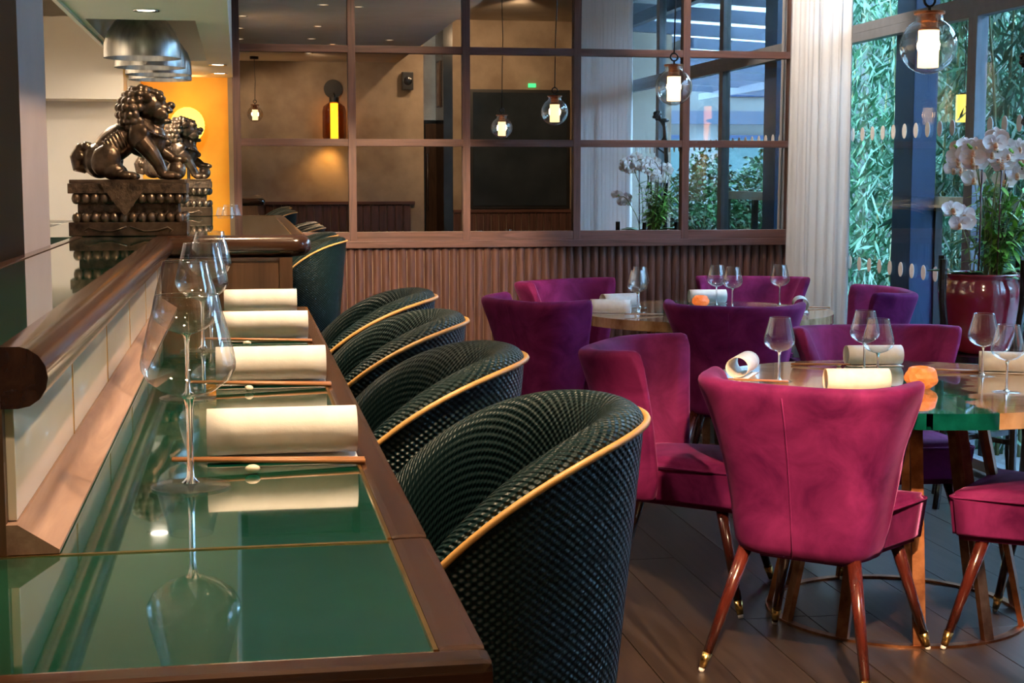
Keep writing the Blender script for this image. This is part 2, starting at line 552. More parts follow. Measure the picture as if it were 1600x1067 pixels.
# ------------------------------------------------------------------ grid mirror
mir = thing('wall_mirror', 'oak gridded wall mirror of tinted panes above the fluted wainscot', 'mirror', (0, YW, 0))
CXS = [-0.012, 0.644, 1.312, 1.976, 2.645, 3.315]
CZS = [1.09, 1.634, 2.168, 2.702, 3.236]
for i in range(5):
    for j in range(4):
        if i < 3 and j == 3: z1 = ZC - .01
        else: z1 = CZS[j + 1] - .012
        if i < 3 and j == 3: z1 = 2.84
        MB().box(CXS[i] + .012, CXS[i + 1] - .012, -.012, -.004, CZS[j] + .012, z1).build('mirror_pane', 'mirror', mir)
for i, x in enumerate(CXS):
    MB().box(x - .022, x + .022, -.045, 0, 1.064, 2.845 if i < 3 else 3.44, .003).build('stile', 'oak_z', mir)
for j, z in enumerate(CZS):
    hw = 0.026 if j == 0 else 0.021
    for i in range(5):
        if j == 4 and i < 3: continue
        MB().box(CXS[i] + .022, CXS[i + 1] - .022, -.042, 0, z - hw, z + hw, .003).build('rail', 'oak_x', mir)

# ------------------------------------------------------------------ window wall
def window(name, y0, y1, z0, z1, gx=XW):
    f = struct(MB().box(gx - .03, gx + .03, y0, y1, z0, z0 + .05, .003).build(name, 'frame'))
    MB().box(gx - .03, gx + .03, y0, y1, z1 - .05, z1, .003).build('frame_head', 'frame', f)
    MB().box(gx - .03, gx + .03, y0, y0 + .045, z0 + .05, z1 - .05, .003).build('frame_jamb', 'frame', f)
    MB().box(gx - .03, gx + .03, y1 - .045, y1, z0 + .05, z1 - .05, .003).build('frame_jamb', 'frame', f)
    MB().box(gx - .004, gx + .004, y0 + .045, y1 - .045, z0 + .05, z1 - .05).build('pane', 'pane', f)
    return f
bays = [(1.9, 3.5), (3.5, 5.2), (5.2, 6.93), (6.93, 8.86)]
wn = 0
dot0 = None
for (a, b) in bays:
    wn += 1
    f = window('window_%d' % wn, a, b, 0.02, 2.255)
    ny = int((b - a - .2) / .14)
    for zz in (1.68, 0.936):
        for q in range(ny):
            yy = b - .16 - q * .14
            if yy < a + .08: continue
            if dot0 is None:
                dot0 = MB().prism([(0.028 * math.cos(t * PI / 8), 0.04 * math.sin(t * PI / 8)) for t in range(16)], -.001, .001).build('frosted_dot', 'napkin', f)
                dot0.rotation_euler = (PI / 2, 0, -PI / 2)
                o = dot0
            else:
                o = dot0.copy(); COL.objects.link(o); o.parent = f
            o.location = (XW - .006, yy, zz)
    wn += 1
    window('window_%d' % wn, a, b, 2.255, 3.40)
for yy in (1.87, 7.82):
    struct(MB().box(XW + .034, XW + .17, yy - .12, yy + .12, 0, ZH - .002, .004).build('trim_%d' % (4 if yy < 3 else 5), 'frame_dark'))

# ------------------------------------------------------------------ curtains
def curtain(y0, y1, x, label, amp=.035, folds=9, seed=1, lean=0.0):
    rnd = random.Random(seed)
    ph = [rnd.uniform(0, 6) for _ in range(4)]
    P = []
    n = folds * 10
    for i in range(n + 1):
        t = i / n
        row = []
        for z in (0.02, .6, 1.2, 1.8, 2.4, 3.0, 3.36):
            s = amp * (0.75 + .25 * math.sin(z * 1.3 + ph[0])) * math.sin(2 * PI * folds * t + .35 * math.sin(z * .9 + ph[1] + t * 5)) + .005 * math.sin(2 * PI * folds * t * 2.3 + ph[2])
            row.append((x + s + lean * (.5 - t), y0 + (y1 - y0) * t + .012 * math.sin(2 * PI * folds * t * 2 + ph[3]), z))
        P.append(row)
    root = thing('curtain', label, 'curtain', (x, (y0 + y1) / 2, 0.02))
    o = MB().grid(P).build('drape', 'curtain', root, True)
    o.location = (-x, -(y0 + y1) / 2, -.02)
    md = o.modifiers.new('solid', 'SOLIDIFY'); md.thickness = .002
    r = MB().tube([(lean / 2, y0 - (y0 + y1) / 2, 3.37), (-lean / 2, y1 - (y0 + y1) / 2, 3.37)], .014, 8).build('curtain_track', 'frame', root, True)
    return root
curtain(8.40, 8.83, 3.39, 'white sheer curtain gathered in the corner beside the oak mirror', .03, 6, 1, .19)
curtain(2.85, 4.80, 3.38, 'white sheer curtain drawn across the glass wall away from the corner', .04, 13, 2)

# ------------------------------------------------------------------ bar: ledge and raised counter
LZ = 1.09
def bar_ledge(name, label, y0, y1, near):
    t = thing(name, label, 'bar counter', (0, y0, 0))
    L = y1 - y0
    MB().box(-0.20, 0.135, 0, L, LZ - .03, LZ - .001).build('glass_top', 'green', t)
    MB().box(.134, .17, 0, L, LZ - .06, LZ + .002, .008).build('wood_rim', 'bar_y', t)
    MB().box(.131, .1345, 0, L, LZ - .02, LZ + .0015).build('brass_edge', 'brass', t)
    MB().box(-.20, -0.03, 0, L, 0, LZ - .06).build('base_panel', 'bar_z', t)
    MB().box(-.20, 0.15, 0, L, LZ - .06, LZ - .03).build('substrate', 'bar_x', t)
    return t
Y0, Y1, Y2, Y3 = 1.02, 4.03, 6.25, 8.62
YR = 1.40
bar_ledge('bar_ledge', 'emerald glass bar ledge edged in dark wood, running up to the first lion', Y0 + .383, Y1 - .002, False)
t = thing('bar_ledge', 'open end section of the emerald glass ledge, before the brass joint', 'bar counter', (0, Y0, 0))
MB().box(-0.62, 0.135, 0.035, 0.375, LZ - .03, LZ - .001).build('glass_top', 'green', t)
MB().box(-0.62, 0.135, 0.375, 0.381, LZ - .03, LZ).build('brass_joint', 'brass', t)
MB().box(-0.62, 0.17, 0, 0.036, LZ - .06, LZ + .002, .008).build('wood_rim', 'bar_x', t)
MB().box(.134, .17, 0.034, .382, LZ - .06, LZ + .002, .008).build('wood_rim', 'bar_y', t)
MB().box(.131, .1345, 0.036, .375, LZ - .02, LZ + .0015).build('brass_edge', 'brass', t)
MB().box(-0.62, -0.03, 0.06, 0.37, 0, LZ - .06).build('base_panel', 'bar_z', t)
MB().box(-0.62, 0.15, 0.02, 0.38, LZ - .06, LZ - .03).build('substrate', 'bar_x', t)
bar_ledge('bar_ledge', 'emerald glass bar ledge edged in dark wood, between second lion and mirror wall', Y2 + .002, Y3, False)

RZ = 1.28
def nosing_profile(out):
    # cross-section (offset outward from inner edge, z): flat top, bull-nose front, flat bottom
    pts = [(0, RZ), (out - .024, RZ)]
    for q in range(1, 9):
        a = PI / 2 - PI * q / 8
        pts.append((out - .027 + .027 * math.cos(a), RZ - .028 + .028 * math.sin(a)))
    pts += [(0, RZ - .056)]
    return pts
def nosing_run(a, b, inner, out, axis, sign):
    pr = nosing_profile(out)
    P = []
    for q in (a, b):
        row = []
        for d, z in pr:
            row.append((inner + sign * d, q, z) if axis == 'y' else (q, inner + sign * d, z))
        P.append(row)
    mb = MB().grid(P, cv=True)
    n = len(pr)
    mb.f.append(tuple(range(n))[::-1]); mb.f.append(tuple(range(n, 2 * n)))
    return mb
def raised_run(name, label, y0, y1):
    t = thing(name, label, 'bar counter', (0, 0, 0))
    MB().box(-.40, -.2155, y0, y1, RZ - .03, RZ - .001).build('glass_top', 'green', t)
    nosing_run(y0, y1 - .002, -.215, .042, 'y', 1).build('nosing', 'bar_y', t, 'auto')
    MB().box(-.423, -.40, y0, y1, RZ - .03, RZ + .001, .003).build('wood_strip', 'bar_y', t)
    MB().box(-.423, -.214, y0 + .012, y1, LZ - .0, RZ - .058).build('core', 'bar_z', t)
    MB().box(-.423, -.214, y0, y0 + .012, LZ + .0, RZ - .056).build('end_panel', 'bar_z', t)
    MB().box(-.423, -.2155, y0, y1, RZ - .056, RZ - .03).build('substrate', 'bar_z', t)
    MB().box(-.423, -.206, y0 + .02, y1, 0, LZ).build('base_panel', 'bar_z', t)
    # sloped skirt from tile foot to the glass
    mb = MB()
    v = []
    for y in (y0, y1 - .002):
        v += [(-.214, y, LZ + .0005), (-.168, y, LZ + .0005), (-.168, y, LZ + .004), (-.204, y, LZ + .028), (-.214, y, LZ + .028)]
    mb.add(v, [(0, 1, 2, 3, 4)[::-1], (5, 6, 7, 8, 9), (0, 1, 6, 5), (1, 2, 7, 6), (2, 3, 8, 7), (3, 4, 9, 8), (4, 0, 5, 9)])
    mb.build('skirt', 'skirt', t)
    y = y0 + .012
    while y < y1 - .05:
        e = min(y + .485, y1 - .004)
        MB().box(-.214, -.206, y + .003, e - .003, LZ + .029, RZ - .058, .001).build('tile', 'tile', t)
        if e < y1 - .01:
            MB().box(-.214, -.205, e - .003, e + .003, LZ + .029, RZ - .058).build('brass_divider', 'brass', t)
        y = e
    return t
raised_run('raised_counter', 'raised green-topped counter with bullnose rail above cream tiles', YR, Y1)
raised_run('raised_counter', 'raised counter with cream tiles beyond the second lion', Y2, Y3)
t = thing('raised_counter', 'raised counter block jutting out between the two lion statues', 'bar counter', (0, 0, 0))
MB().box(-.58, .134, Y1 + .042, Y2 - .042, RZ - .03, RZ - .001).build('glass_top', 'green', t)
MB().box(-.58, -.215, Y1, Y1 + .042, RZ - .03, RZ - .001).build('glass_top', 'green', t)
MB().box(-.58, -.215, Y2 - .042, Y2, RZ - .03, RZ - .001).build('glass_top', 'green', t)
MB().box(-.58, .132, Y1 + .03, Y2 - .03, RZ - .056, RZ - .03).build('substrate', 'bar_z', t)
def wrap_nosing():
    # rail with rounded corners running round the three free sides
    out = .05
    pr = nosing_profile(out)
    xi, ya, yb, rc = .134, Y1 + .042, Y2 - .042, .0
    st = [((-.215, ya), (0, -1))]
    for q in range(7):
        a = -PI / 2 + PI / 2 * q / 6
        st.append(((xi, ya), (math.cos(a), math.sin(a))))
    for q in range(7):
        a = PI / 2 * q / 6
        st.append(((xi, yb), (math.cos(a), math.sin(a))))
    st.append(((-.215, yb), (0, 1)))
    P = [[(c[0] + d * n[0], c[1] + d * n[1], z) for d, z in pr] for c, n in st]
    return MB().grid(P, cv=True)
wrap_nosing().build('nosing', 'bar_x', t, 'auto')
MB().box(-.58, .128, Y1 + .0, Y2 - .0, 0, RZ - .058).build('panel_body', 'bar_z', t)
MB().box(.098, .132, Y1 - .004, Y1 + .03, LZ + .004, RZ - .058).build('corner_post', 'bar_z', t)
MB().box(-.206, .13, Y1 - .003, Y1, RZ - .066, RZ - .058).build('moulding', 'bar_x', t)

# ------------------------------------------------------------------ column, kitchen pass
struct(MB().box(-1.4, -.425, 3.14, 3.56, 0, ZC).build('wall_column', 'taupe'))
struct(MB().box(-1.30, -.04, YW + .05, YW + .15, 0, ZC).build('wall_kitchen', 'cream'))
struct(MB().box(-.545, -.04, YW + .02, YW + .05, 0, 2.0).build('wall_orange', 'orange'))
kw = struct(MB().box(-1.42, -1.30, 3.56, YW + .15, 0, ZC).build('wall_kitchen_side', 'cream'))
struct(MB().box(-1.30, -.62, YW - .25, YW + .05, 1.86, 2.3).build('ceiling_bulkhead', 'cream'))
struct(MB().box(-1.30, -.56, 3.56, YW + .1, 2.45, 2.5).build('ceiling_kitchen', 'cream'))
SZ = 2.0
so = struct(MB().box(-.56, -.045, 3.0, 5.73, SZ, SZ + .1).build('ceiling_soffit', 'soffit'))
MB().box(-.56, -.045, 7.66, YW + .05, SZ, SZ + .1).build('soffit_panel', 'soffit', so)
MB().box(-.15, -.045, 5.73, 7.66, SZ, SZ + .1).build('soffit_panel', 'soffit', so)
MB().box(-.56, -.54, 5.73, 7.66, SZ, SZ + .1).build('soffit_panel', 'soffit', so)
MB().box(-.57, -.04, 3.0, YW + .05, SZ + .36, SZ + .40).build('recess_top', 'soffit', so)
MB().box(-.575, -.56, 3.0, YW + .05, SZ - .012, SZ + .36).build('soffit_edge', 'soffit', so)
MB().box(-.045, -.03, 3.0, YW - .05, SZ - .002, ZC).build('fascia', 'soffit', so)
for yy in (5.70, 7.66):
    MB().box(-.56, -.045, yy, yy + .02, SZ + .1, SZ + .36).build('recess_side', 'soffit', so)
# steel heat lamps hanging in the recess
hl = thing('heat_lamp', 'brushed steel dome heat lamp, first in the ceiling recess above the lions', 'lamp', (-.355, 5.97, 1.88), 0, 'steel heat lamps in the recess')
pr = [(.1435, 0), (.1435, .004), (.142, .05), (.128, .095), (.10, .135), (.06, .165), (.022, .178), (.022, .24)]
MB().lathe(pr, 40).build('shade', 'steel', hl, 'auto')
MB().lathe([(.1415, .001), (.140, .05), (.126, .093), (.098, .133), (.02, .17)], 40).build('shade_lining', 'steel', hl, 'auto')
MB().tube([(0, 0, .24), (0, 0, .46)], .008, 8).build('stem', 'steel', hl, True)
MB().lathe([(.0, .045), (.03, .05), (.036, .08), (.02, .12), (.015, .15)], 16).build('bulb', 'spotface', hl, True)
index_children()
for q, (yy, w_) in enumerate(((6.47, 'second'), (6.90, 'third'), (7.27, 'fourth'))):
    place(copy_tree(hl), (-.355 + (.0, .012, -.0)[q], yy, 1.88), 0, 'brushed steel dome heat lamp, %s in the ceiling recess above the lions' % w_)
def downlight(x, y, z, label, group, parent=None):
    d = thing('downlight', label, 'downlight', (x, y, z), 0, group)
    MB().lathe([(.030, -.001), (.045, -.004), (.045, 0), (.030, 0)], 24).build('trim_ring', 'chrome', d, True)
    MB().lathe([(0, -.0015), (.030, -.0015), (.030, 0)], 20).build('lens', 'spotface' if z < 2.1 else 'spotdim', d)
    return d
downlight(-.305, 5.40, SZ, 'round recessed downlight in the soffit just before the heat lamps', None)
downlight(-.10, 7.9, SZ, 'small recessed downlight in the soffit, farther of two from the orange wall', 'orange end downlights')
downlight(-.10, 8.55, SZ, 'small recessed downlight in the soffit right beside the orange wall', 'orange end downlights')
# hanging ladles on kitchen wall
def ladle(y, z, label):
    l = thing('ladle', label, 'ladle', (-1.285, y, z), 0, 'ladles on the kitchen wall')
    MB().tube([(0, 0, 0), (0.005, 0, -.10), (.0, 0, -.24)], .005, 6).build('handle', 'chrome', l, True)
    MB().ball((0.03, 0, -.27), (.035, .04, .03), 12, 6).build('bowl', 'chrome', l, True)
    MB().tube([(-.013, 0, .005), (0.005, 0, .005)], .004, 6).build('hook', 'chrome', l, True)
ladle(8.15, 1.98, 'steel ladle hanging on the cream kitchen wall, the higher of two')
ladle(8.45, 1.92, 'steel ladle hanging on the cream kitchen wall, the lower of two')
# back counter in the kitchen with the paper lantern
kc = thing('kitchen_counter', 'cream kitchen counter under the orange wall behind the lions', 'counter', (0, 0, 0))
MB().box(-1.29, -.60, YW - .55, YW + .045, 0, 1.16).build('cabinet', 'cream', kc)
MB().box(-.60, -.235, 8.70, YW + .015, 0, 1.16).build('cabinet', 'cream', kc)
MB().box(-1.29, -.60, YW - .57, YW + .045, 1.16, 1.19, .003).build('worktop', 'steel', kc)
MB().box(-.60, -.235, 8.68, YW + .015, 1.16, 1.19, .003).build('worktop', 'steel', kc)
ln = thing('paper_lantern', 'glowing yellow ribbed paper lantern behind the second lion', 'lantern', (-.285, 8.79, 1.19))
MB().lathe([(0, 0), (.05, 0), (.05, .008), (.009, .016), (.009, .44)], 20).build('stand', 'black', ln, 'auto')
pr = []
for q in range(33):
    a = -PI / 2 + PI * q / 32
    pr.append((max(.02, .095 * math.cos(a) * (1 + .012 * math.cos(q * PI))), .535 + .10 * math.sin(a)))
MB().lathe(pr, 32).build('shade', 'lantern', ln, True)

# ------------------------------------------------------------------ lion statues
def lion_body():
    mb = MB()
    B = lambda c, r, rot=None: mb.ball(c, r, 16, 12, rot)
    ry = lambda d: Matrix.Rotation(math.radians(d), 3, 'Y')
    B((-.02, 0, .098), (.078, .044, .045), ry(-38))       # trunk, rising to the shoulders
    B((-.066, 0, .052), (.045, .050, .048))               # rump
    B((.045, 0, .115), (.048, .048, .055))                # chest and shoulders
    B((.078, 0, .108), (.030, .036, .042))
    for s in (-1, 1):
        B((-.046, s * .043, .050), (.038, .022, .044), ry(20))      # haunch
        B((-.028, s * .050, .022), (.030, .017, .022))
        B((.000, s * .052, .012), (.030, .018, .012))               # hind paw
        for q in (-1, 0, 1):
            B((.024, s * .052 + q * .010, .009), (.010, .006, .009))
        B((.040, s * .040, .112), (.030, .022, .036))               # shoulder
        B((.050, s * .052, .122), (.016, .010, .018))               # shoulder curl
        mb.tube([(.045, s * .043, .10), (.070, s * .046, .07), (.088, s * .046, .042), (.098, s * .046, .016)] if s < 0 else
                [(.045, s * .043, .10), (.080, s * .046, .082), (.108, s * .046, .066), (.122, s * .046, .055)], [.026, .022, .017, .015], 12)
        px, pz = (.114, .012) if s < 0 else (.130, .055)
        B((px, s * .046, pz), (.026, .018, .012))
        for q in (-1, 0, 1):
            B((px + .022, s * .046 + q * .011, pz - .002), (.010, .0065, .009))
        B((.095, s * .027, .215), (.013, .011, .010))               # brow
        B((.098, s * .024, .203), .007)                             # eye
        B((.062, s * .043, .214), (.015, .006, .012), ry(-30))      # ear
        B((.094, s * .030, .172), (.020, .007, .014))               # cheek
    B((.130, .046, .026), (.026, .024, .026))             # ball under the raised paw
    B((.066, 0, .195), (.044, .042, .044))                # skull
    B((.100, 0, .190), (.026, .030, .015), ry(10))        # upper muzzle
    B((.121, 0, .196), (.012, .018, .011))                # nose
    B((.116, 0, .182), (.011, .026, .007))                # upper lip
    B((.092, 0, .158), (.028, .024, .009), ry(14))        # lower jaw
    B((.113, 0, .155), (.010, .018, .008))
    B((.084, 0, .143), (.020, .022, .018))                # beard
    for s in (-1, 1):
        B((.110, s * .018, .172), (.004, .004, .010)); B((.108, s * .014, .165), (.004, .004, .008))
    rnd = random.Random(3)
    # mane of tight curls over the back of the head and neck
    for zi, (z, x0, ra, rb) in enumerate([(.236, .050, .030, .030), (.222, .040, .036, .040), (.205, .030, .038, .046), (.187, .024, .038, .049),
                                           (.169, .022, .036, .049), (.152, .026, .034, .046), (.137, .034, .030, .042)]):
        n = 9
        for q in range(n):
            a = math.radians(75 + 210 * (q + .5 * (zi % 2)) / (n - 1))
            B((x0 + ra * math.cos(a), rb * math.sin(a), z + rnd.uniform(-.002, .002)), (.0115, .0115, .0115))
    for q in range(5):
        B((.045 + q * .012, rnd.uniform(-.01, .01), .243 - q * .004), .010)
        B((.045 + q * .010, .020, .238 - q * .003), .010); B((.045 + q * .010, -.020, .238 - q * .003), .010)
    # spine knobs, ribs
    for q in range(8):
        u = q / 7
        B((.012 - .10 * u, 0, .150 - .075 * u - .02 * u * u), (.009, .007, .009))
        if q < 6:
            for s in (-1, 1):
                B((-.005 - .055 * u, s * .041, .108 - .04 * u), (.0045, .008, .026), ry(-25))
    # curled tail
    mb.tube([(-.10, 0, .03), (-.122, 0, .035), (-.126, 0, .06), (-.112, 0, .085), (-.094, 0, .088), (-.090, 0, .072), (-.102, 0, .066)], [.014, .017, .017, .015, .013, .011, .008], 20)
    for q in range(4):
        B((-.122 + .008 * q, (-1) ** q * .012, .05 + .013 * q), .012)
    # collar with bell
    for q in range(13):
        a = math.radians(-80 + 160 * q / 12)
        B((.058 + .048 * math.cos(a), .047 * math.sin(a), .128 - .018 * math.cos(a)), (.006, .006, .005))
    B((.110, 0, .098), (.011, .011, .011))
    me = bpy.data.meshes.new('lion_body')
    me.from_pydata(mb.v, [], mb.f)
    o = bpy.data.objects.new('lion_tmp', me)
    COL.objects.link(o)
    md = o.modifiers.new('r', 'REMESH'); md.mode = 'VOXEL'; md.voxel_size = .0021
    sm = o.modifiers.new('s', 'SMOOTH'); sm.iterations = 2; sm.factor = .5
    dg = bpy.context.evaluated_depsgraph_get()
    m2 = bpy.data.meshes.new_from_object(o.evaluated_get(dg))
    bpy.data.objects.remove(o)
    m2.polygons.foreach_set('use_smooth', [True] * len(m2.polygons))
    m2.materials.clear(); m2.materials.append(MT['bronze'])
    return m2
LM = lion_body()
def lion(x, y, label, group=None):
    t = thing('lion_statue', label, 'statue', (x, y, RZ), 0, group)
    b = bpy.data.objects.new('lion', LM); COL.objects.link(b); b.parent = t; b.location = (-.010, 0, .1445)
    p = MB().box(-.150, .150, -.10, .10, 0, .036, .003).build('plinth', 'bronze', t)
    MB().box(-.140, .140, -.092, .092, .036, .058, .006).build('lower_band', 'bronze', p)
    MB().box(-.128, .128, -.082, .082, .058, .084, .004).build('waist', 'bronze_d', p)
    MB().box(-.140, .140, -.092, .092, .084, .110, .006).build('upper_band', 'bronze', p)
    MB().box(-.150, .150, -.10, .10, .110, .136, .002).build('frieze', 'bronze_d', p)
    MB().box(-.146, .146, -.097, .097, .136, .146, .002).build('top_slab', 'bronze', p)
    # engraved cloth triangle hanging over the front
    mb = MB().add([(-.07, -.1005, .138), (.056, -.1005, .138), (-.007, -.1025, .050), (-.07, -.104, .138), (.056, -.104, .138), (-.007, -.106, .050)],
                  [(0, 1, 2), (5, 4, 3), (0, 3, 4, 1), (1, 4, 5, 2), (2, 5, 3, 0)])
    mb.build('cloth_drape', 'bronze_d', p)
    for q in range(2):      # scrolls on the lowest slab
        s = -1 if q else 1
        MB().tube([(s * .004, -.101, .024), (s * .04, -.101, .012), (s * .075, -.101, .014), (s * .10, -.101, .022), (s * .112, -.101, .014), (s * .104, -.101, .010)], .0025, 6).build('scroll', 'bronze', p, True)
    e = None
    for zc in (.047, .097):
        sp = [(-.13 + .0236 * q, -.092, 0) for q in range(12)] + [(.140, -.075 + .025 * q, 1) for q in range(7)]
        for (px, py, side) in sp:
            if e is None:
                e = MB().ball((0, 0, 0), (.0118, .012, .0150), 10, 6).build('lotus_petal', 'bronze', p, True); o = e
            else:
                o = e.copy(); COL.objects.link(o); o.parent = p
            o.location = (px, py, zc)
            o.rotation_euler = (0, 0, PI / 2 if side else 0)
    return t
lion(-.288, Y1 + .125, 'dark bronze guardian lion on a plinth at the ledge end of the counter')
lion(-.262, Y2 - .03 - .10 + .10, 'dark bronze guardian lion on a plinth in front of the yellow lantern')

# ------------------------------------------------------------------ wine glasses
def wine_glass():
    g = thing('wine_glass', '', 'wine glass')
    MB().lathe([(.0, .0035), (.012, .004), (.043, .0012), (.044, .0006), (.043, 0), (0, 0)], 32).build('foot', 'glassfoot', g, True)
    MB().lathe([(.010, .0042), (.0045, .010), (.0034, .03), (.0034, .085), (.0055, .097), (.009, .1005)], 14).build('stem', 'solidglass', g, True)
    bp = [(.0, .099), (.012, .1005), (.03, .107), (.045, .119), (.0515, .131), (.052, .138), (.0495, .152), (.0445, .172), (.039, .192), (.0345, .212)]
    MB().lathe(bp + [(.0342, .2128), (.0336, .212)], 40).build('bowl', 'wineglass', g, True)
    return g
G0 = wine_glass()
index_children()
gused = [False]
def glass(x, y, z, label, group=None):
    o = G0 if not gused[0] else copy_tree(G0)
    gused[0] = True
    place(o, (x, y, z), random.uniform(0, 6), label)
    if group: o['group'] = group
    elif 'group' in o: del o['group']
    return o
ordn = ['first', 'second', 'third', 'fourth', 'fifth', 'sixth']
for q, (gx, gy) in enumerate([(-.060, 1.690), (-.086, 2.385), (-.078, 3.045), (-.075, 3.70)]):
    glass(gx, gy, LZ + .0002, 'empty wine glass on the green ledge, %s from its open end' % ordn[q], 'glasses along the near ledge')
for q, (gx, gy) in enumerate([(-.065, 6.75), (-.045, 7.35)]):
    glass(gx, gy, LZ + .0002, 'empty wine glass on the far ledge, %s' % ('right past the second lion' if q == 0 else 'nearer the mirror wall'), 'glasses on the far ledge')

# ------------------------------------------------------------------ napkin rolls
def roll_mesh(L, r, tail):
    P = []
    for i in range(7):
        x = -L / 2 + L * i / 6
        row = []
        for k in range(27):
            a = math.radians(-90 + 380 * k / 26)
            rr = r - .0045 * k / 26
            row.append((x, rr * math.cos(a) * 1.06, r + rr * math.sin(a) * .96))
        row = [(x, -tail, .0012), (x, -tail * .5, .001)] + row
        P.append(row)
    return P
def napkin(x, y, z, rz, label, L=.205, r=.034, tail=.03, group=None):
    o = MB().grid(roll_mesh(L, r, tail)).build('napkin_roll', 'napkin', None, True)
    md = o.modifiers.new('solid', 'SOLIDIFY'); md.thickness = .0014; md.offset = 0
    place(o, (x, y, z + .0008), rz)
    return tag(o, label, 'napkin', group)
def sticks(x, y, z, rz, label, rest=True, grp=None, L=.225):
    c = thing('chopsticks', label, 'chopsticks', (x, y, z), rz, grp)
    for s in (-1, 1):
        MB().tube([(-L / 2, s * .0045, .0125), (L / 2, s * .007, .0045)], [.0022, .0035], 8).build('chopstick', 'stick', c, True)
    return c
def pebble(x, y, z, label, grp):
    o = MB().ball((0, 0, .0052), (.009, .007, .0053), 8, 6).build('chopstick_rest', 'stone', None, True)
    place(o, (x, y, z), random.uniform(0, 3))
    return tag(o, label, 'chopstick rest', grp)
for q, yy in enumerate([1.80, 2.485, 3.16, 3.80]):
    napkin(.045, yy + .048, LZ, 0, 'white rolled napkin lying on the green ledge, %s from its open end' % ordn[q], .18, .032, .03, 'napkins along the near ledge')
    sticks(.028, yy - .012, LZ, -.01, 'wooden chopsticks in front of the %s napkin on the ledge' % ordn[q], True, 'chopsticks along the near ledge')
    pebble(.008, yy - .047, LZ, 'small pale stone rest before the %s napkin on the ledge' % ordn[q], 'chopstick rests on the near ledge')
for q, yy in enumerate([6.85, 7.55]):
    napkin(.045, yy, LZ, 0, 'white rolled napkin on the far ledge, %s' % ('right past the second lion' if q == 0 else 'nearer the mirror wall'), .18, .032, .03, 'napkins on the far ledge')

# ------------------------------------------------------------------ bar stools
def bar_stool():
    t = thing('bar_stool', '', 'bar stool')
    # local: faces -x, back at +x; tub shell around the seat
    nA, zs = 44, 0.72
    zb = .56
    A = math.radians(128)
    P, UV = [], []
    def zrim(a):
        u = abs(a) / A
        return 1.125 - .052 * (abs(a) / math.radians(72)) ** 3.2
    def pt(a, z, off):
        # plan radius grows with height (tub flares), superellipse plan
        h = (z - zb) / (1.125 - zb)
        rx, ry = .215 + .055 * h, .205 + .045 * h
        c, s_ = math.cos(a), math.sin(a)
        return Vector(((rx + off) * c, (ry + off) * s_, z))
    nv = 0
    for i in range(nA + 1):
        a = -A + 2 * A * i / nA
        zr = zrim(a)
        e = min(1.0, (1 - abs(a) / A) / .10)
        T = .062 * (0.35 + .65 * math.sin(min(1, e) * PI / 2))
        row, uvr = [], []
        prof = [(0, zb), (0, zb + (zr - zb) * .2), (0, zb + (zr - zb) * .4), (0, zb + (zr - zb) * .6), (0, zb + (zr - zb) * .8), (0, zr - .012), (-.001, zr),
                (-T * .18, zr + .012), (-T * .5, zr + .017), (-T * .82, zr + .010), (-T * 1.08, zr - .012),
                (-T * 1.25, zr - .045 - .03), (-T * 1.2, zs + (zr - zs) * .4), (-T * 1.1, zs - .02)]
        L = 0
        pv = None
        for off, z in prof:
            p = pt(a, z, off)
            if pv is not None: L += (p - pv).length
            pv = p
            row.append(tuple(p)); uvr.append((a * .26, L))
        P.append(row); UV.append(uvr)
    m = len(P[0])
    mb = MB().grid(P)
    me = bpy.data.meshes.new('shell')
    me.from_pydata(mb.v, [], mb.f)
    uvl = me.uv_layers.new(name='UVMap')
    flat = [u for r in UV for u in r]
    for lp in me.loops:
        uvl.data[lp.index].uv = flat[lp.vertex_index]
    bm = bmesh.new(); bm.from_mesh(me)
    bmesh.ops.recalc_face_normals(bm, faces=bm.faces); bm.to_mesh(me); bm.free()
    me.polygons.foreach_set('use_smooth', [True] * len(me.polygons))
    me.materials.append(MT['leather'])
    sh = bpy.data.objects.new('shell', me); COL.objects.link(sh); sh.parent = t
    sd = sh.modifiers.new('sub', 'SUBSURF'); sd.levels = 1; sd.render_levels = 2
    # gold piping along the outer rim
    path = []
    for i in range(61):
        a = -A + 2 * A * i / 60
        path.append(pt(a, zrim(a) - .004, .003))
    MB().tube(path, .0048, 8).build('piping', 'gold_pipe', t, True)
    # seat cushion
    P = []
    for k in range(32):
        a = 2 * PI * k / 32
        P.append([(r * math.cos(a) * (1.0 if math.cos(a) > 0 else 1.08) * .205 / .2, r * math.sin(a), z) for r, z in ((.0, .775), (.10, .773), (.165, .765), (.182, .745), (.184, .70), (.16, .67), (.0, .66))])
    seat = MB().grid(P, cu=True).build('seat', 'leather', t, True)
    MB().lathe([(0, .56), (.205, .56), (.206, .60), (.18, .66), (0, .66)], 32).build('seat_base', 'leather', t, 'auto')
    for sx in (-1, 1):
        for sy in (-1, 1):
            MB().tube([(sx * .13, sy * .13, .565), (sx * .19, sy * .19, 0.0)], [.017, .011], 10).build('leg', 'legwood', t, True)
    q = .158
    MB().tube([(-q, -q, .27), (q, -q, .27), (q, q, .27), (-q, q, .27), (-q, -q, .27)], .008, 8).build('footrest', 'brass', t, True)
    return t
S0 = bar_stool()
index_children()
stools = [(.247, 1.93), (.214, 2.60), (.212, 3.28), (.230, 3.95), (.245, 7.55), (.245, 8.28)]
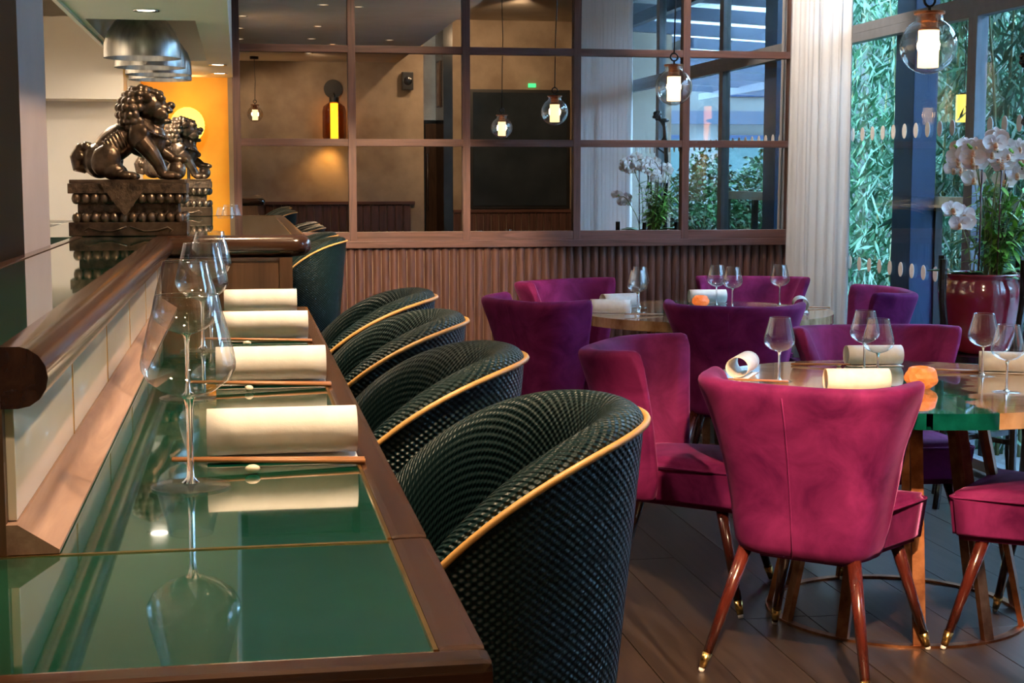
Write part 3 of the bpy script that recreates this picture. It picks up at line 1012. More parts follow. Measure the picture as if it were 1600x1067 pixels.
for q, (sx, sy) in enumerate(stools):
    o = S0 if q == 0 else copy_tree(S0)
    if q < 4:
        lab = 'dark green embossed leather tub bar stool, %s from the open end of the ledge' % ordn[q]
    else:
        lab = ('teal leather tub bar stool at the far ledge, %s the mirror wall' % ('the one away from' if q == 4 else 'right beside'))
    place(o, (sx, sy, 0), random.uniform(-.05, .05), lab, 'tub bar stools along the bar')

# ------------------------------------------------------------------ velvet chairs
def velvet_chair():
    t = thing('velvet_chair', '', 'chair')
    # local: faces +y, origin on the floor in the middle of the legs
    nT = 40
    def shell_pt(u, v, off):
        # u -1..1 round the U, v 0..1 upwards, off = inward offset
        z0, z1 = .345, .858 + .012 * u * u
        z = z0 + (z1 - z0) * v
        W = .208 + .045 * v + .085 * v ** 2.6
        yb = -.215 - .055 * v - .06 * v ** 2.2
        D = .20 + .07 * v * v
        a = u * PI / 2
        sx, cx = math.sin(a), math.cos(a)
        ex = .42 + .14 * v
        X = (W - off) * math.copysign(abs(sx) ** ex, sx)
        Yy = (yb + off) + (D - off * .0) * (1 - abs(cx) ** (.42 + .28 * v))
        return (X, Yy, z)
    P = []
    us = [-1 + 2 * i / nT for i in range(nT + 1)]
    for i, u in enumerate(us):
        row = []
        e = 1 - abs(u)
        T = .056 * min(1, .35 + e / .09 * .65)
        for v in (0, .15, .3, .45, .6, .75, .87, .95):
            row.append(shell_pt(u, v, 0))
        for k in range(1, 6):
            a = PI * k / 6
            p, q = shell_pt(u, .965, 0), shell_pt(u, .965, T)
            c = [(p[j] + q[j]) / 2 for j in range(3)]
            h = [(p[j] - q[j]) / 2 for j in range(3)]
            row.append((c[0] + h[0] * math.cos(a), c[1] + h[1] * math.cos(a), c[2] + .022 * math.sin(a)))
        for v in (.95, .87, .75, .6, .45, .3, .15, 0):
            row.append(shell_pt(u, v, T))
        P.append(row)
    n = len(P[0])
    mb = MB().grid(P, cv=True)
    mb.f.append(tuple(range(n))); mb.f.append(tuple(nT * n + k for k in range(n))[::-1])
    b = mb.build('backrest', 'velvet', t, True)
    sd = b.modifiers.new('sub', 'SUBSURF'); sd.levels = 1; sd.render_levels = 1
    # back seam
    path = [Vector(shell_pt(.0, v, 0)) + Vector((0, -.0012, 0)) for v in (.02, .2, .4, .6, .8, .94)]
    MB().tube(path, .0022, 6).build('back_seam', 'velvet', t, True)
    # button row on the inner back
    for u in (-.28, .0, .28):
        MB().ball(Vector(shell_pt(u, .55, .058)), (.011, .008, .011), 10, 6).build('button', 'velvet', t, True)
    # seat
    bm = bmesh.new()
    bmesh.ops.create_cube(bm, size=1)
    for q in bm.verts:
        fr = q.co.y > 0
        top = q.co.z > 0
        q.co = Vector(((.485 if fr else .30) * q.co.x * (1 if top else .93), (.285 if fr else -.17) - (.012 if fr and not top else 0), .485 if top else .335))
    bmesh.ops.subdivide_edges(bm, edges=bm.edges[:], cuts=5, use_grid_fill=True)
    for q in bm.verts:
        if q.co.z > .47:
            q.co.z += .018 * max(0, 1 - (q.co.x / .24) ** 2) * max(0, 1 - ((q.co.y - .03) / .26) ** 2)
    bmesh.ops.bevel(bm, geom=[e for e in bm.edges if e.calc_face_angle(0) > 1.0], offset=.018, segments=3, affect='EDGES')
    MB().bm(bm).build('seat', 'velvet', t, True)
    ring = [(-.192, -.02, .470), (-.2365, .262, .470), (-.232, .276, .470), (-.222, .2815, .470), (.222, .2815, .470), (.232, .276, .470), (.2365, .262, .470), (.192, -.02, .470)]
    MB().tube(ring, .0035, 6).build('seat_piping', 'velvet', t, True)
    for sx in (-1, 1):
        for sy in (-1, 1):
            top = Vector((sx * .160, sy * .172 + .01, .375)); bot = Vector((sx * .25, sy * .28, .0))
            lg = MB().tube([top, bot.lerp(top, .14)], [.021, .0135], 14).build('leg', 'legwood', t, True)
            MB().tube([bot.lerp(top, .145), bot.lerp(top, .03)], [.0152, .0105], 14).build('brass_tip', 'brass', lg, True)
            MB().tube([bot.lerp(top, .032) , bot], [.0095, .0085], 10).build('glide', 'napkin', lg, True)
    return t
V0 = velvet_chair()
index_children()
def ang(dx, dy): return math.atan2(dy, dx) - PI / 2
chairs = [
    ((1.668, 4.16), (.67, .74), 'magenta velvet chair, back seam showing, between bar stools and nearer round table', 'near'),
    ((2.46, 4.17), (-.70, .71), 'plum velvet chair at the nearer table, side away from bar and mirror', 'near'),
    ((1.475, 4.97), (.85, -.52), 'plum velvet chair beside the bar stools, its buttoned inner back turned to the nearer table', 'near'),
    ((2.36, 5.27), (-.06, -1.0), 'purple velvet chair between the nearer table and the orchid pot', 'near'),
    ((2.26, 6.72), (.42, .91), 'dark purple velvet chair at the far table, back towards the nearer table', 'far'),
    ((1.50, 7.12), (.88, .48), 'plum velvet chair at the far table with its rounded back towards the bar', 'far'),
    ((1.84, 8.10), (.50, -.87), 'purple velvet chair between far table and fluted wainscot, on the bar side', 'far'),
    ((2.84, 8.18), (-.36, -.93), 'purple velvet chair between far table and fluted wainscot, on the curtain side', 'far'),
    ((3.06, 7.30), (-.97, .22), 'purple velvet chair by the glass wall facing the far table', 'far'),
]
for q, ((cx, cy), (fx, fy), lab, g) in enumerate(chairs):
    o = V0 if q == 0 else copy_tree(V0)
    place(o, (cx, cy, 0), ang(fx, fy), lab, 'velvet chairs around the round tables')

# ------------------------------------------------------------------ round tables
def round_table(cx, cy, r, rz, label, seed):
    t = thing('round_table', label, 'table', (cx, cy, 0), rz, 'burl and resin round tables')
    z0, z1 = .712, .76
    n = 150
    def jag(s, k, base, amp):
        a = base
        f_ = 3.0
        for o_ in range(5):
            a += amp * noise.noise(Vector((s * f_, k * 7.3 + seed, o_ * 3.1)))
            f_ *= 2.1; amp *= .62
        return a
    def strip(fa, fb, name, mat):
        top, bot = [], []
        A, Bp = [], []
        for i in range(n + 1):
            s = -r + 2 * r * i / n
            s = max(-r * .9999, min(r * .9999, s))
            # finer sampling at the ends keeps the rim round
            s = r * math.sin(PI / 2 * (-1 + 2 * i / n)) * .9999
            h = math.sqrt(r * r - s * s)
            a, b = fa(s), fb(s)
            a = max(-h, min(h, a)); b = max(-h, min(h, b))
            if b < a: b = a
            A.append((a, s)); Bp.append((b, s))
        P = [[(a[0], a[1], z0), (a[0], a[1], z1), (b[0], b[1], z1), (b[0], b[1], z0)] for a, b in zip(A, Bp)]
        MB().grid(P, cv=True).build(name, mat, t)
    L = lambda s: jag(s, 1, -.17, .10)
    R = lambda s: max(jag(s, 2, .175, .11), L(s) + .04)
    strip(lambda s: -9, L, 'wood_slab', 'tablewood')
    strip(L, R, 'resin_river', 'resin')
    strip(R, lambda s: 9, 'wood_slab', 'tablewood')
    pr = lambda rr, zz: [(rr - .014, zz), (rr + .014, zz), (rr + .014, zz + .008), (rr - .014, zz + .008), (rr - .014, zz)]
    MB().lathe(pr(.41, 0.0), 64).build('base_ring', 'copper', t, 'auto')
    MB().lathe(pr(.26, .703), 48).build('top_ring', 'copper', t, 'auto')
    for k in range(11):
        a = 2 * PI * k / 11 + .2
        d = Vector((math.cos(a), math.sin(a), 0)); sd = Vector((-d.y, d.x, 0))
        b0, b1 = d * .41 + Vector((0, 0, .008)), d * .26 + Vector((0, 0, .703))
        v = []
        for p in (b0, b1):
            for sa, sb in ((-1, -1), (1, -1), (1, 1), (-1, 1)):
                v.append(tuple(p + sd * sa * .019 + d * sb * .009))
        MB().add(v, [(3, 2, 1, 0), (4, 5, 6, 7), (0, 1, 5, 4), (1, 2, 6, 5), (2, 3, 7, 6), (3, 0, 4, 7)]).build('leg_bar', 'copper', t)
    return t
T1, T2 = (2.12, 4.62), (2.30, 7.36)
round_table(*T1, .645, -.30, 'burl round table with green resin river, under the lamp away from the mirror', 1.0)
round_table(*T2, .65, -.30, 'burl wood round table with green resin river before the mirror wall', 5.0)
TZ = .7602
def table_set(gl, nk, st, name):
    for x, y, lab in gl:
        glass(x, y, TZ, 'empty wine glass ' + lab + ' on the %s round table' % name, 'glasses on the %s table' % name)
    for x, y, rz, lab in nk:
        napkin(x, y, TZ, rz, 'white rolled napkin ' + lab + ' on the %s round table' % name, .20, .038, .035, 'napkins on the %s table' % name)
    for x, y, rz, lab in st:
        sticks(x, y, TZ, rz, 'chopsticks ' + lab + ' on the %s round table' % name, False, 'chopsticks on the %s table' % name, .21)
        pebble(x - .06 * math.cos(rz) + .03 * math.sin(rz), y - .06 * math.sin(rz) - .03 * math.cos(rz), TZ, 'stone rest under the chopsticks ' + lab + ' on the %s table' % name, 'chopstick rests on the %s table' % name)
table_set([(1.745, 4.74, 'next to the bar-side napkin'), (2.125, 4.93, 'before the mirror-side napkin'), (2.045, 4.635, 'beside the salt-stone candle'), (2.475, 4.75, 'before the window-side napkin'), (2.36, 4.37, 'beyond the resin river')],
          [(1.675, 4.90, 1.05, 'turned askew at the bar side'), (2.225, 5.08, -.1, 'at the mirror side'), (1.90, 4.46, -.15, 'in front of the seamed-back chair'), (2.60, 4.80, -.45, 'at the window side'), (2.40, 4.19, .9, 'lying end-on')],
          [(1.66, 4.72, -.2, 'at the bar side'), (2.03, 5.09, 2.6, 'at the mirror side'), (2.40, 4.86, -.2, 'at the window side')], 'nearer')
table_set([(1.945, 7.32, 'before the bar-side napkins'), (2.03, 7.60, 'behind the bar-side napkins'), (2.47, 7.675, 'against the wainscot-side napkin'), (2.50, 7.50, 'beside the salt-stone candle'), (2.80, 7.62, 'at the curtain side')],
          [(1.79, 7.25, -.35, 'overlapping another at the bar side'), (1.93, 7.62, .25, 'overlapped at the bar side'), (2.46, 7.80, -.08, 'at the wainscot side'), (2.77, 7.23, 1.25, 'turned end-on at the window side')],
          [(1.93, 7.14, .25, 'at the bar side'), (2.88, 7.39, -.1, 'at the window side')], 'far')
def candle(x, y, label, s=1.0):
    bm = bmesh.new()
    bmesh.ops.create_icosphere(bm, subdivisions=3, radius=1)
    for q in bm.verts:
        d = q.co.normalized()
        k = 1 + .16 * noise.noise(d * 2.2 + Vector((x, y, 0))) + .05 * noise.noise(d * 7)
        q.co = Vector((d.x * .052 * k, d.y * .050 * k, .037 + d.z * .042 * k))
        q.co.z = max(0, min(.070, q.co.z))
        rr = math.hypot(q.co.x, q.co.y)
        if d.z > .8 and rr < .022: q.co.z = .05
    o = MB().bm(bm).build('candle_holder', 'salt', None)
    o.scale = (s, s, s)
    place(o, (x, y, TZ), 0)
    return tag(o, label, 'candle holder')
candle(2.135, 4.50, 'rough orange salt-stone candle holder on the nearer round table')
candle(2.36, 7.60, 'rough orange salt-stone candle holder on the far round table', .85)

# ------------------------------------------------------------------ pendants
def pendant(x, y, z, top, label, kink=.01):
    p = thing('pendant_lamp', label, 'lamp', (x, y, z), 0, 'glass globe pendant lamps')
    R_ = .0925
    pr = []
    a0 = math.acos(.045 / R_)
    for q in range(25):
        a = -PI / 2 + (a0 + PI / 2) * q / 24
        pr.append((max(0, R_ * math.cos(a)), R_ * math.sin(a)))
    zt = pr[-1][1]
    pr += [(.044, zt + .012), (.044, zt + .022)]
    MB().lathe(pr, 40).build('globe', 'globe', p, True)
    MB().lathe([(0, zt + .030), (.050, zt + .030), (.050, zt + .022), (.0, zt + .022)], 28).build('cap', 'copper', p, 'auto')
    MB().lathe([(.030, zt + .021), (.026, .060), (.034, .056), (.034, .050), (0, .050)], 20).build('socket', 'copper', p, 'auto')
    tb = MB().lathe([(0, -.070), (.034, -.070), (.034, .050), (0, .050)], 20).build('light_tube', 'glow', p, 'auto')
    pts = []
    for q in range(17):
        a = 2 * PI * q / 16
        pts.append((.019 * math.cos(a), 0, zt + .066 + .019 * math.sin(a)))
    MB().tube(pts, .0042, 8, False).build('loop', 'black', p, True)
    MB().tube([(0, 0, zt + .03), (0, 0, zt + .048)], .0055, 8).build('stem', 'black', p, True)
    H = top - z
    h0 = zt + .085
    MB().tube([(0, 0, h0), (kink * .3, 0, h0 + (H - h0) * .25), (kink, 0, h0 + (H - h0) * .42), (kink * .2, 0, h0 + (H - h0) * .6), (0, 0, H)], .0035, 6).build('cord', 'black', p, True)
    MB().lathe([(0, H - .03), (.05, H - .03), (.05, H), (0, H)], 24).build('canopy', 'black', p, 'auto')
    return p
pA, pB, pC = (2.24, 4.74, 1.862), (2.15, 7.42, 1.884), (.19, -.55, 2.18)
pendant(*pA, ZH, 'clear glass globe pendant lamp hanging over the nearer round table')
pendant(*pB, ZH, 'clear glass globe pendant lamp hanging over the far round table before the mirror', .015)
pendant(*pC, ZC, 'clear glass globe pendant lamp hanging by the rear wall, seen in the mirror')
# wall lamp with amber bottle glass on the wall behind the camera
wl = thing('wall_lamp', 'amber bottle-glass wall lamp on a black disc, reflected in the mirror', 'lamp', (1.15, -1.2, 1.90))
MB().lathe([(0, -.015), (.115, -.015), (.115, .015), (0, .015)], 32, (0, 0, 0)).build('wall_disc', 'black', wl, 'auto')
d = kids(wl)[0]; d.rotation_euler = (PI / 2, 0, 0); d.location = (0, .0155, .62)
MB().tube([(0, .02, .57), (0, .13, .55), (0, .14, .50)], .010, 8).build('arm', 'black', wl, True)
MB().lathe([(.13, 0), (.145, .03), (.145, .34), (.13, .40), (.06, .45), (.055, .47)], 28, (0, .16, 0)).build('glass_shade', 'amber', wl, True)
MB().lathe([(0, .51), (.06, .51), (.06, .45), (0, .45)], 20, (0, .16, 0)).build('cap', 'black', wl, 'auto')
MB().lathe([(0, .01), (.048, .01), (.048, .44), (0, .44)], 16, (0, .16, 0)).build('light_tube', 'glow_y', wl, 'auto')
# dark screen on the rear wall, exit sign
sp = thing('wall_screen', 'large dark glass screen in a black frame on the rear wall', 'screen', (3.60, -1.8, 1.03))
MB().box(-.66, .66, .002, .03, 0, 1.54, .004).build('frame', 'black', sp)
MB().box(-.62, .62, .03, .036, .04, 1.50).build('screen_panel', 'darkpanel', sp)
ex = tag(MB().box(3.71, 3.81, -1.80, -1.775, 2.60, 2.65, .003).build('exit_sign', 'green_sign'), 'small lit green exit sign above the dark wall screen', 'sign')
fr = thing('picture_frame', 'tall framed print on the passage wall beside the double door', 'picture', (2.60, -2.2, 2.35))
MB().box(-.02, -.001, -.14, .14, 0, .6, .003).build('frame', 'bar_z', fr)
MB().box(-.022, -.02, -.12, .12, .02, .58).build('print', 'art', fr)
sk = thing('loudspeaker', 'small black loudspeaker mounted high on the wall behind the camera', 'speaker', (2.06, -1.2, 2.62))
MB().box(-.07, .07, .03, .15, -.11, .11, .01).build('cabinet', 'black', sk)
MB().lathe([(0, .152), (.05, .152), (.055, .149), (0, .149)], 20).build('cone', 'lacquer', sk, 'auto')
c = kids(sk)[-1]; c.rotation_euler = (-PI / 2, 0, 0)
MB().box(-.02, .02, .0, .03, -.03, .03).build('bracket', 'black', sk)

# ------------------------------------------------------------------ orchid, pot, stand, carved pole
OX, OY = 3.17, 6.12
st = thing('plant_stand', 'black lacquered stand with bent posts holding the oxblood orchid pot', 'plant stand', (OX, OY, 0))
MB().lathe([(0, .645), (.215, .645), (.215, .672), (0, .672)], 40).build('shelf', 'lacquer', st, 'auto')
for k in range(4):
    a = math.radians(20 + 90 * k)
    d = Vector((math.cos(a), math.sin(a), 0))
    pts = [d * .235, d * .205 + Vector((0, 0, .2)), d * .205 + Vector((0, 0, .55)), d * .215 + Vector((0, 0, .80)), d * .232 + Vector((0, 0, .92)), d * .232 + Vector((0, 0, 1.085))]
    MB().tube(pts, [.016, .016, .016, .016, .017, .018], 8).build('post', 'lacquer', st, 'auto')
    MB().bar(d * .0 + Vector((0, 0, .30)), d * .205 + Vector((0, 0, .30)), .018, .022).build('stretcher', 'lacquer', st)
pt_ = thing('orchid_pot', 'glossy oxblood ceramic pot standing in the black stand', 'pot', (OX, OY, .673))
MB().lathe([(0, 0), (.115, 0), (.13, .02), (.165, .14), (.181, .24), (.178, .29), (.163, .318), (.166, .332), (.174, .342), (.168, .348), (.155, .345), (.150, .31)], 48).build('body', 'pot', pt_, True)
MB().lathe([(0, .30), (.152, .305)], 24).build('soil', 'legwood', pt_)
orc = thing('orchid_plant', 'white moth orchid with arching flower stems in the oxblood pot', 'plant', (OX, OY, .98))
def leaf_blade(mb, base, tip, wid, droop=.0, n=5):
    b, t_ = Vector(base), Vector(tip)
    ax = (t_ - b)
    side = ax.cross(Vector((0, 0, 1)))
    if side.length < 1e-4: side = Vector((1, 0, 0))
    side.normalize()
    L_, C_, R_ = [], [], []
    for i in range(n + 1):
        u = i / n
        p = b + ax * u + Vector((0, 0, -droop * u * u + droop * .5 * u))
        ww = wid * math.sin(PI * min(1, .08 + u * .92)) ** .7
        L_.append(tuple(p - side * ww / 2 + Vector((0, 0, ww * .12)))); C_.append(tuple(p)); R_.append(tuple(p + side * ww / 2 + Vector((0, 0, ww * .12))))
    mb.grid([L_, C_, R_])
for k in range(9):
    a = 2 * PI * k / 9 + random.uniform(-.2, .2)
    mb = MB()
    Lf = random.uniform(.16, .24)
    leaf_blade(mb, (0.03 * math.cos(a), .03 * math.sin(a), .0), (Lf * math.cos(a), Lf * math.sin(a), random.uniform(.02, .09)), .065, .06)
    o = mb.build('leaf', 'leaf', orc, True); md = o.modifiers.new('s', 'SOLIDIFY'); md.thickness = .003
def flower_mesh():
    mb = MB()
    def petal(angle, L, W, cup):
        P = []
        for i in range(6):
            u = i / 5
            row = []
            for j in range(5):
                v = -1 + j / 2
                ww = W * (math.sin(PI * (.12 + .80 * u)) ** .8)
                x, y = u * L, v * ww / 2
                z = cup * u * u + .10 * abs(v) ** 2 * ww - .05 * ww * math.cos(v * 3)
                row.append((x * math.cos(angle) - y * math.sin(angle), x * math.sin(angle) + y * math.cos(angle), z))
            P.append(row)
        mb.grid(P)
    for a, L, W, c in ((90, .036, .026, -.004), (210, .034, .024, -.004), (330, .034, .024, -.004), (18, .041, .047, .003), (162, .041, .047, .003)):
        petal(math.radians(a), L, W, c)
    return mb
fm = flower_mesh().build('flower', 'petal', orc, True)
lpm = MB().ball((0, -.006, .010), (.007, .011, .012), 10, 6).ball((0, -.016, .014), (.009, .006, .004), 8, 5).build('flower_lip', 'lip', fm, True)
fcount = [0]
def put_flower(p, facing, s=1.0):
    f = fm if fcount[0] == 0 else fm.copy()
    l = lpm if fcount[0] == 0 else lpm.copy()
    if fcount[0]:
        COL.objects.link(f); COL.objects.link(l); l.parent = f
    fcount[0] += 1
    f.location = p
    q = Vector(facing).to_track_quat('Z', 'Y')
    f.rotation_euler = q.to_euler()
    f.scale = (s, s, s)
rf = random.Random(11)
stems = [(-.03, -.02, [(-.05, -.04, .35), (-.09, -.08, .52), (-.12, -.12, .62), (-.17, -.16, .62)], 7),
         (.02, -.03, [(.0, -.04, .35), (.0, -.08, .55), (-.02, -.13, .66), (-.06, -.18, .62)], 7),
         (.05, .0, [(.06, .0, .36), (.08, -.03, .56), (.06, -.08, .64), (.03, -.14, .60)], 7),
         (.0, .04, [(.0, .06, .36), (-.03, .08, .58), (-.09, .06, .66), (-.14, .02, .62)], 6),
         (.06, .05, [(.09, .06, .34), (.12, .04, .50), (.13, .0, .58), (.12, -.06, .54)], 6),
         (-.05, .0, [(-.09, -.02, .14), (-.14, -.05, .26), (-.18, -.09, .33), (-.21, -.12, .32)], 4),
         (.0, .08, [(.02, .13, .3), (.02, .18, .5), (-.02, .23, .58), (-.06, .27, .55)], 5)]
for bx, by, pts, nf in stems:
    path = [Vector((bx, by, .0))] + [Vector((p[0] + .02, p[1], p[2] * .90)) for p in pts]
    fine = []
    for i in range(len(path) - 1):
        p0, p1, p2, p3 = path[max(i - 1, 0)], path[i], path[i + 1], path[min(i + 2, len(path) - 1)]
        for q in range(6):
            u = q / 6
            fine.append(.5 * ((2 * p1) + (p2 - p0) * u + (2 * p0 - 5 * p1 + 4 * p2 - p3) * u * u + (3 * p1 - p0 - 3 * p2 + p3) * u ** 3))
    fine.append(path[-1])
    MB().tube(fine, .0032, 6).build('flower_stem', 'culm', orc, True)
    m_ = len(fine)
    for q in range(nf):
        p = fine[int(m_ * (.52 + .47 * q / nf))]
        off = Vector((rf.uniform(-.05, .02), rf.uniform(-.055, .01), rf.uniform(-.035, .03)))
        put_flower(p + off, (rf.uniform(-.9, .1), -1, rf.uniform(-.25, .35)), rf.uniform(1.12, 1.4))
    for q in range(3):
        MB().ball(fine[-1] + Vector((-.012 * q, -.01 * q, .018 + .006 * q)), .008 - .001 * q, 8, 6).build('bud', 'leaf_b', orc, True)
for (bx, by) in ((-.045, -.06), (.03, -.075), (.10, .02)):
    MB().tube([(bx, by, -.02), (bx * 1.1, by * 1.15, .58)], .004, 6).build('support_cane', 'legwood', orc, True)
# leafy filler plant in the same pot
fp = thing('leafy_plant', 'bright green leafy plant filling the pot behind the orchid stems', 'plant', (OX + .05, OY + .02, .985))
mb = MB()
mbs = MB()
for k in range(26):
    a = rf.uniform(0, 2 * PI); rr = rf.uniform(.01, .07)
    b = Vector((rr * math.cos(a), rr * math.sin(a), 0))
    t_ = b + Vector((rf.uniform(-.10, .18), rf.uniform(-.12, .12), rf.uniform(.22, .44)))
    mbs.tube([b, b.lerp(t_, .5) + Vector((0, 0, .03)), t_], .0025, 5)
    for q in range(15):
        p = b.lerp(t_, rf.uniform(.2, 1))
        d = Vector((rf.uniform(-1, 1), rf.uniform(-1, 1), rf.uniform(-.5, .5))).normalized()
        leaf_blade(mb, p, p + d * rf.uniform(.06, .11), .022, .02, 4)
mb.build('foliage', 'leaf_b', fp, True)
mbs.build('stalks', 'culm', fp, True)
# carved black pole with a knobbly head, beside the orchid
cp = thing('carved_pole', 'tall black carved pole with a knobbly dragon-like head beside the orchid', 'sculpture', (3.345, 6.02, 0))
path = [(0, 0, 0), (.015, .01, .3), (-.012, 0, .6), (.014, .012, .9), (-.01, 0, 1.2), (.012, 0, 1.45), (.0, 0, 1.68), (-.01, 0, 1.84), (-.035, -.02, 1.89)]
MB().tube(path, [.024, .02, .022, .019, .021, .018, .017, .018, .016], 10).build('pole', 'lacquer', cp, True)
MB().lathe([(0, 0), (.075, 0), (.08, .012), (.03, .035), (0, .035)], 24).build('foot', 'lacquer', cp, 'auto')
pts = [(.0, 0, 1.62)] + [(-.035 - .03 * math.cos(q * PI / 6), 0, 1.72 + .055 * math.sin(q * PI / 6 - PI / 2)) for q in range(11)]
MB().tube(pts, .007, 8).build('scroll', 'lacquer', cp, True)
mb = MB()
for q in range(26):
    d = Vector((rf.uniform(-1, 1), rf.uniform(-1, 1), rf.uniform(-1, 1))).normalized()
    mb.ball(Vector((-.065, -.035, 1.925)) + d * .028, rf.uniform(.010, .016), 8, 6)
mb.ball((-.065, -.035, 1.925), .030, 10, 8)
mb.ball((-.015, -.01, 1.885), (.045, .02, .017), 10, 8)
mb.build('head', 'lacquer', cp, True)

# ------------------------------------------------------------------ outside
struct(MB().box(XW + .12, 26, -14, 20, -.14, -.06).build('ground_outside', 'paving'))
def foliage(mb, c, rad, n, ll, lw, rnd, hang=0.0):
    for _ in range(n):
        while True:
            d = Vector((rnd.uniform(-1, 1), rnd.uniform(-1, 1), rnd.uniform(-1, 1)))
            if d.length < 1: break
        p = Vector(c) + Vector((d.x * rad[0], d.y * rad[1], d.z * rad[2]))
        if p.z < .02: p.z = rnd.uniform(.03, .4)
        v = Vector((rnd.uniform(-1, 1), rnd.uniform(-1, 1), rnd.uniform(-.6, .6) - hang)).normalized()
        s = v.cross(Vector((rnd.uniform(-1, 1), rnd.uniform(-1, 1), rnd.uniform(-.3, 1)))).normalized()
        L_ = ll * rnd.uniform(.6, 1.3); W_ = lw * rnd.uniform(.7, 1.2)
        o = len(mb.v)
        mb.v += [tuple(p), tuple(p + v * L_ * .45 + s * W_ / 2), tuple(p + v * L_), tuple(p + v * L_ * .45 - s * W_ / 2)]
        mb.f.append((o, o + 1, o + 2, o + 3))
rb = random.Random(21)
bspots = [(4.2, 7.55), (4.25, 8.5), (4.3, 9.45), (5.1, 8.1), (5.1, 9.0), (5.15, 9.95), (5.95, 9.0), (6.0, 9.95), (6.0, 10.9), (5.1, 10.9), (6.85, 10.2), (6.85, 11.15), (4.3, 10.4)]
for q, (bx, by) in enumerate(bspots):
    t = thing('bamboo_plant', 'clump of leafy green bamboo growing outside the glass wall', 'bamboo', (bx, by, -.06), 0, 'bamboo clumps outside the glass wall')
    mb, mc = MB(), MB()
    for k in range(5):
        x0, y0 = rb.uniform(-.2, .2), rb.uniform(-.25, .25)
        h = rb.uniform(2.3, 3.1)
        lx, ly = rb.uniform(-.15, .15), rb.uniform(-.15, .15)
        pts = [(x0 + lx * u * u, y0 + ly * u * u, h * u) for u in (0, .25, .5, .75, 1)]
        mc.tube(pts, [.013, .012, .010, .008, .004], 6)
    for k in range(11):
        z = .25 + 2.6 * k / 10
        foliage(mb, (rb.uniform(-.15, .15), rb.uniform(-.15, .15), z), (.36, .38, .25), 270, .16, .022, rb, .8)
    mb.build('foliage', 'bamboo', t, False, False)
    mc.build('culms', 'culm', t, True)
hspots = [(5.32, 1.0, 1.2), (5.95, 1.25, 1.3), (6.55, 1.0, 1.25), (7.25, 1.2, 1.3), (5.5, .1, 1.3), (6.3, .05, 1.25), (7.1, .2, 1.3), (5.2, 3.9, .75), (5.9, 3.2, .75), (8.0, .6, 1.3), (6.6, 2.6, .8)]
for q, (hx, hy, hh) in enumerate(hspots):
    t = thing('hedge_shrub', 'dense green shrub in the terrace hedge outside the glass wall', 'shrub', (hx, hy, -.06), 0, 'shrubs of the terrace hedge')
    mb = MB()
    foliage(mb, (0, 0, hh * .72), (.50, .50, hh * .72), 2600, .075, .042, rb, .1)
    mb.build('foliage', 'hedge', t, False, False)
    mc = MB()
    for k in range(5):
        mc.tube([(0.05 * k - .1, 0, 0), (.14 * (k - 2), rb.uniform(-.25, .25), hh * .9)], [.016, .006], 6)
    mc.build('stems', 'culm', t, True)
# pergola over the terrace
ZP = 2.85
def pz(x): return ZP + .16 - (x - 3.8) * .05
def pergola(label, xa, ya, yb, raf):
    pg = thing('pergola', label, 'pergola', (0, 0, -.06), 0, 'pergola sections')
    for yy in raf:
        MB().bar((xa + .02, yy, pz(xa) + .06), (8.9, yy, pz(8.9) + .06), .07, .12).build('rafter', 'blue_steel', pg)
    for xx in (xa + .06, 5.9, 7.4, 8.85):
        MB().bar((xx, ya, pz(xx) - .03), (xx, yb, pz(xx) - .03), .07, .10).build('purlin', 'blue_steel', pg)
    for yy in (ya + .1, yb - .1):
        MB().box(8.80, 8.90, yy - .05, yy + .05, 0, pz(8.85) - .08).build('post', 'blue_steel', pg)
    n = round((yb - ya) / 1.3)
    st_ = (yb - ya) / n
    for q in range(n):
        yr = ya + q * st_
        v = [(xa, yr, pz(xa) + .125), (9.0, yr, pz(9.0) + .125), (9.0, yr + st_ - .02, pz(9.0) + .125), (xa, yr + st_ - .02, pz(xa) + .125)]
        MB().add(v + [(a, b, c + .012) for a, b, c in v], [(3, 2, 1, 0), (4, 5, 6, 7), (0, 1, 5, 4), (1, 2, 6, 5), (2, 3, 7, 6), (3, 0, 4, 7)]).build('roof_panel', 'poly', pg)
pergola('dark steel pergola with pale panel roof along the glass wall', 3.68, 1.95, 7.2, (2.3, 3.6, 4.9, 6.2))
pergola('dark steel pergola section beyond the corner, roofed with pale panels', 4.72, -6.2, 1.9, (-5.5, -4.2, -2.9, -1.6, -.3, 1.0))
# street building with windows and railings
struct(MB().box(3.0, 9.5, 12.6, 12.8, -.06, 3.2).build('wall_backdrop', 'backdrop'))  # added dark wall, hides bright sky between the bamboo leaves
struct(MB().box(9.3, 9.5, 4.5, 12.6, -.06, 3.2).build('wall_backdrop_side', 'backdrop'))  # added side piece of the same sky-hiding backdrop
b2 = thing('street_building', 'grey street building with shop windows at the end of the terrace', 'building', (4.7, -17, -.06))
MB().box(0, 24, -3, 0, 0, 9).build('wall', 'facade', b2)
MB().box(0, 24, 0, .35, 2.75, 3.05).build('awning', 'blue_steel', b2)
s0 = None
for c_ in range(8):
    for r_ in range(3):
        if s0 is None:
            s0 = MB().box(-1.1, 1.1, 0, .08, 0, 1.7, .02).build('window', 'frame_dark', b2)
            p0 = MB().box(-1.0, 1.0, .08, .095, .1, 1.6).build('pane', 'shopglass', s0)
            o, p = s0, p0
        else:
            o, p = s0.copy(), p0.copy(); COL.objects.link(o); COL.objects.link(p); p.parent = o
        o.location = (1.6 + 3.0 * c_, .001, .8 + 2.6 * r_)
bd = thing('street_building', 'pale street building with dark windows beyond the terrace hedge', 'building', (16, -4, -.06))
MB().box(0, 3, -10, 16, 0, 9).build('wall', 'facade', bd)
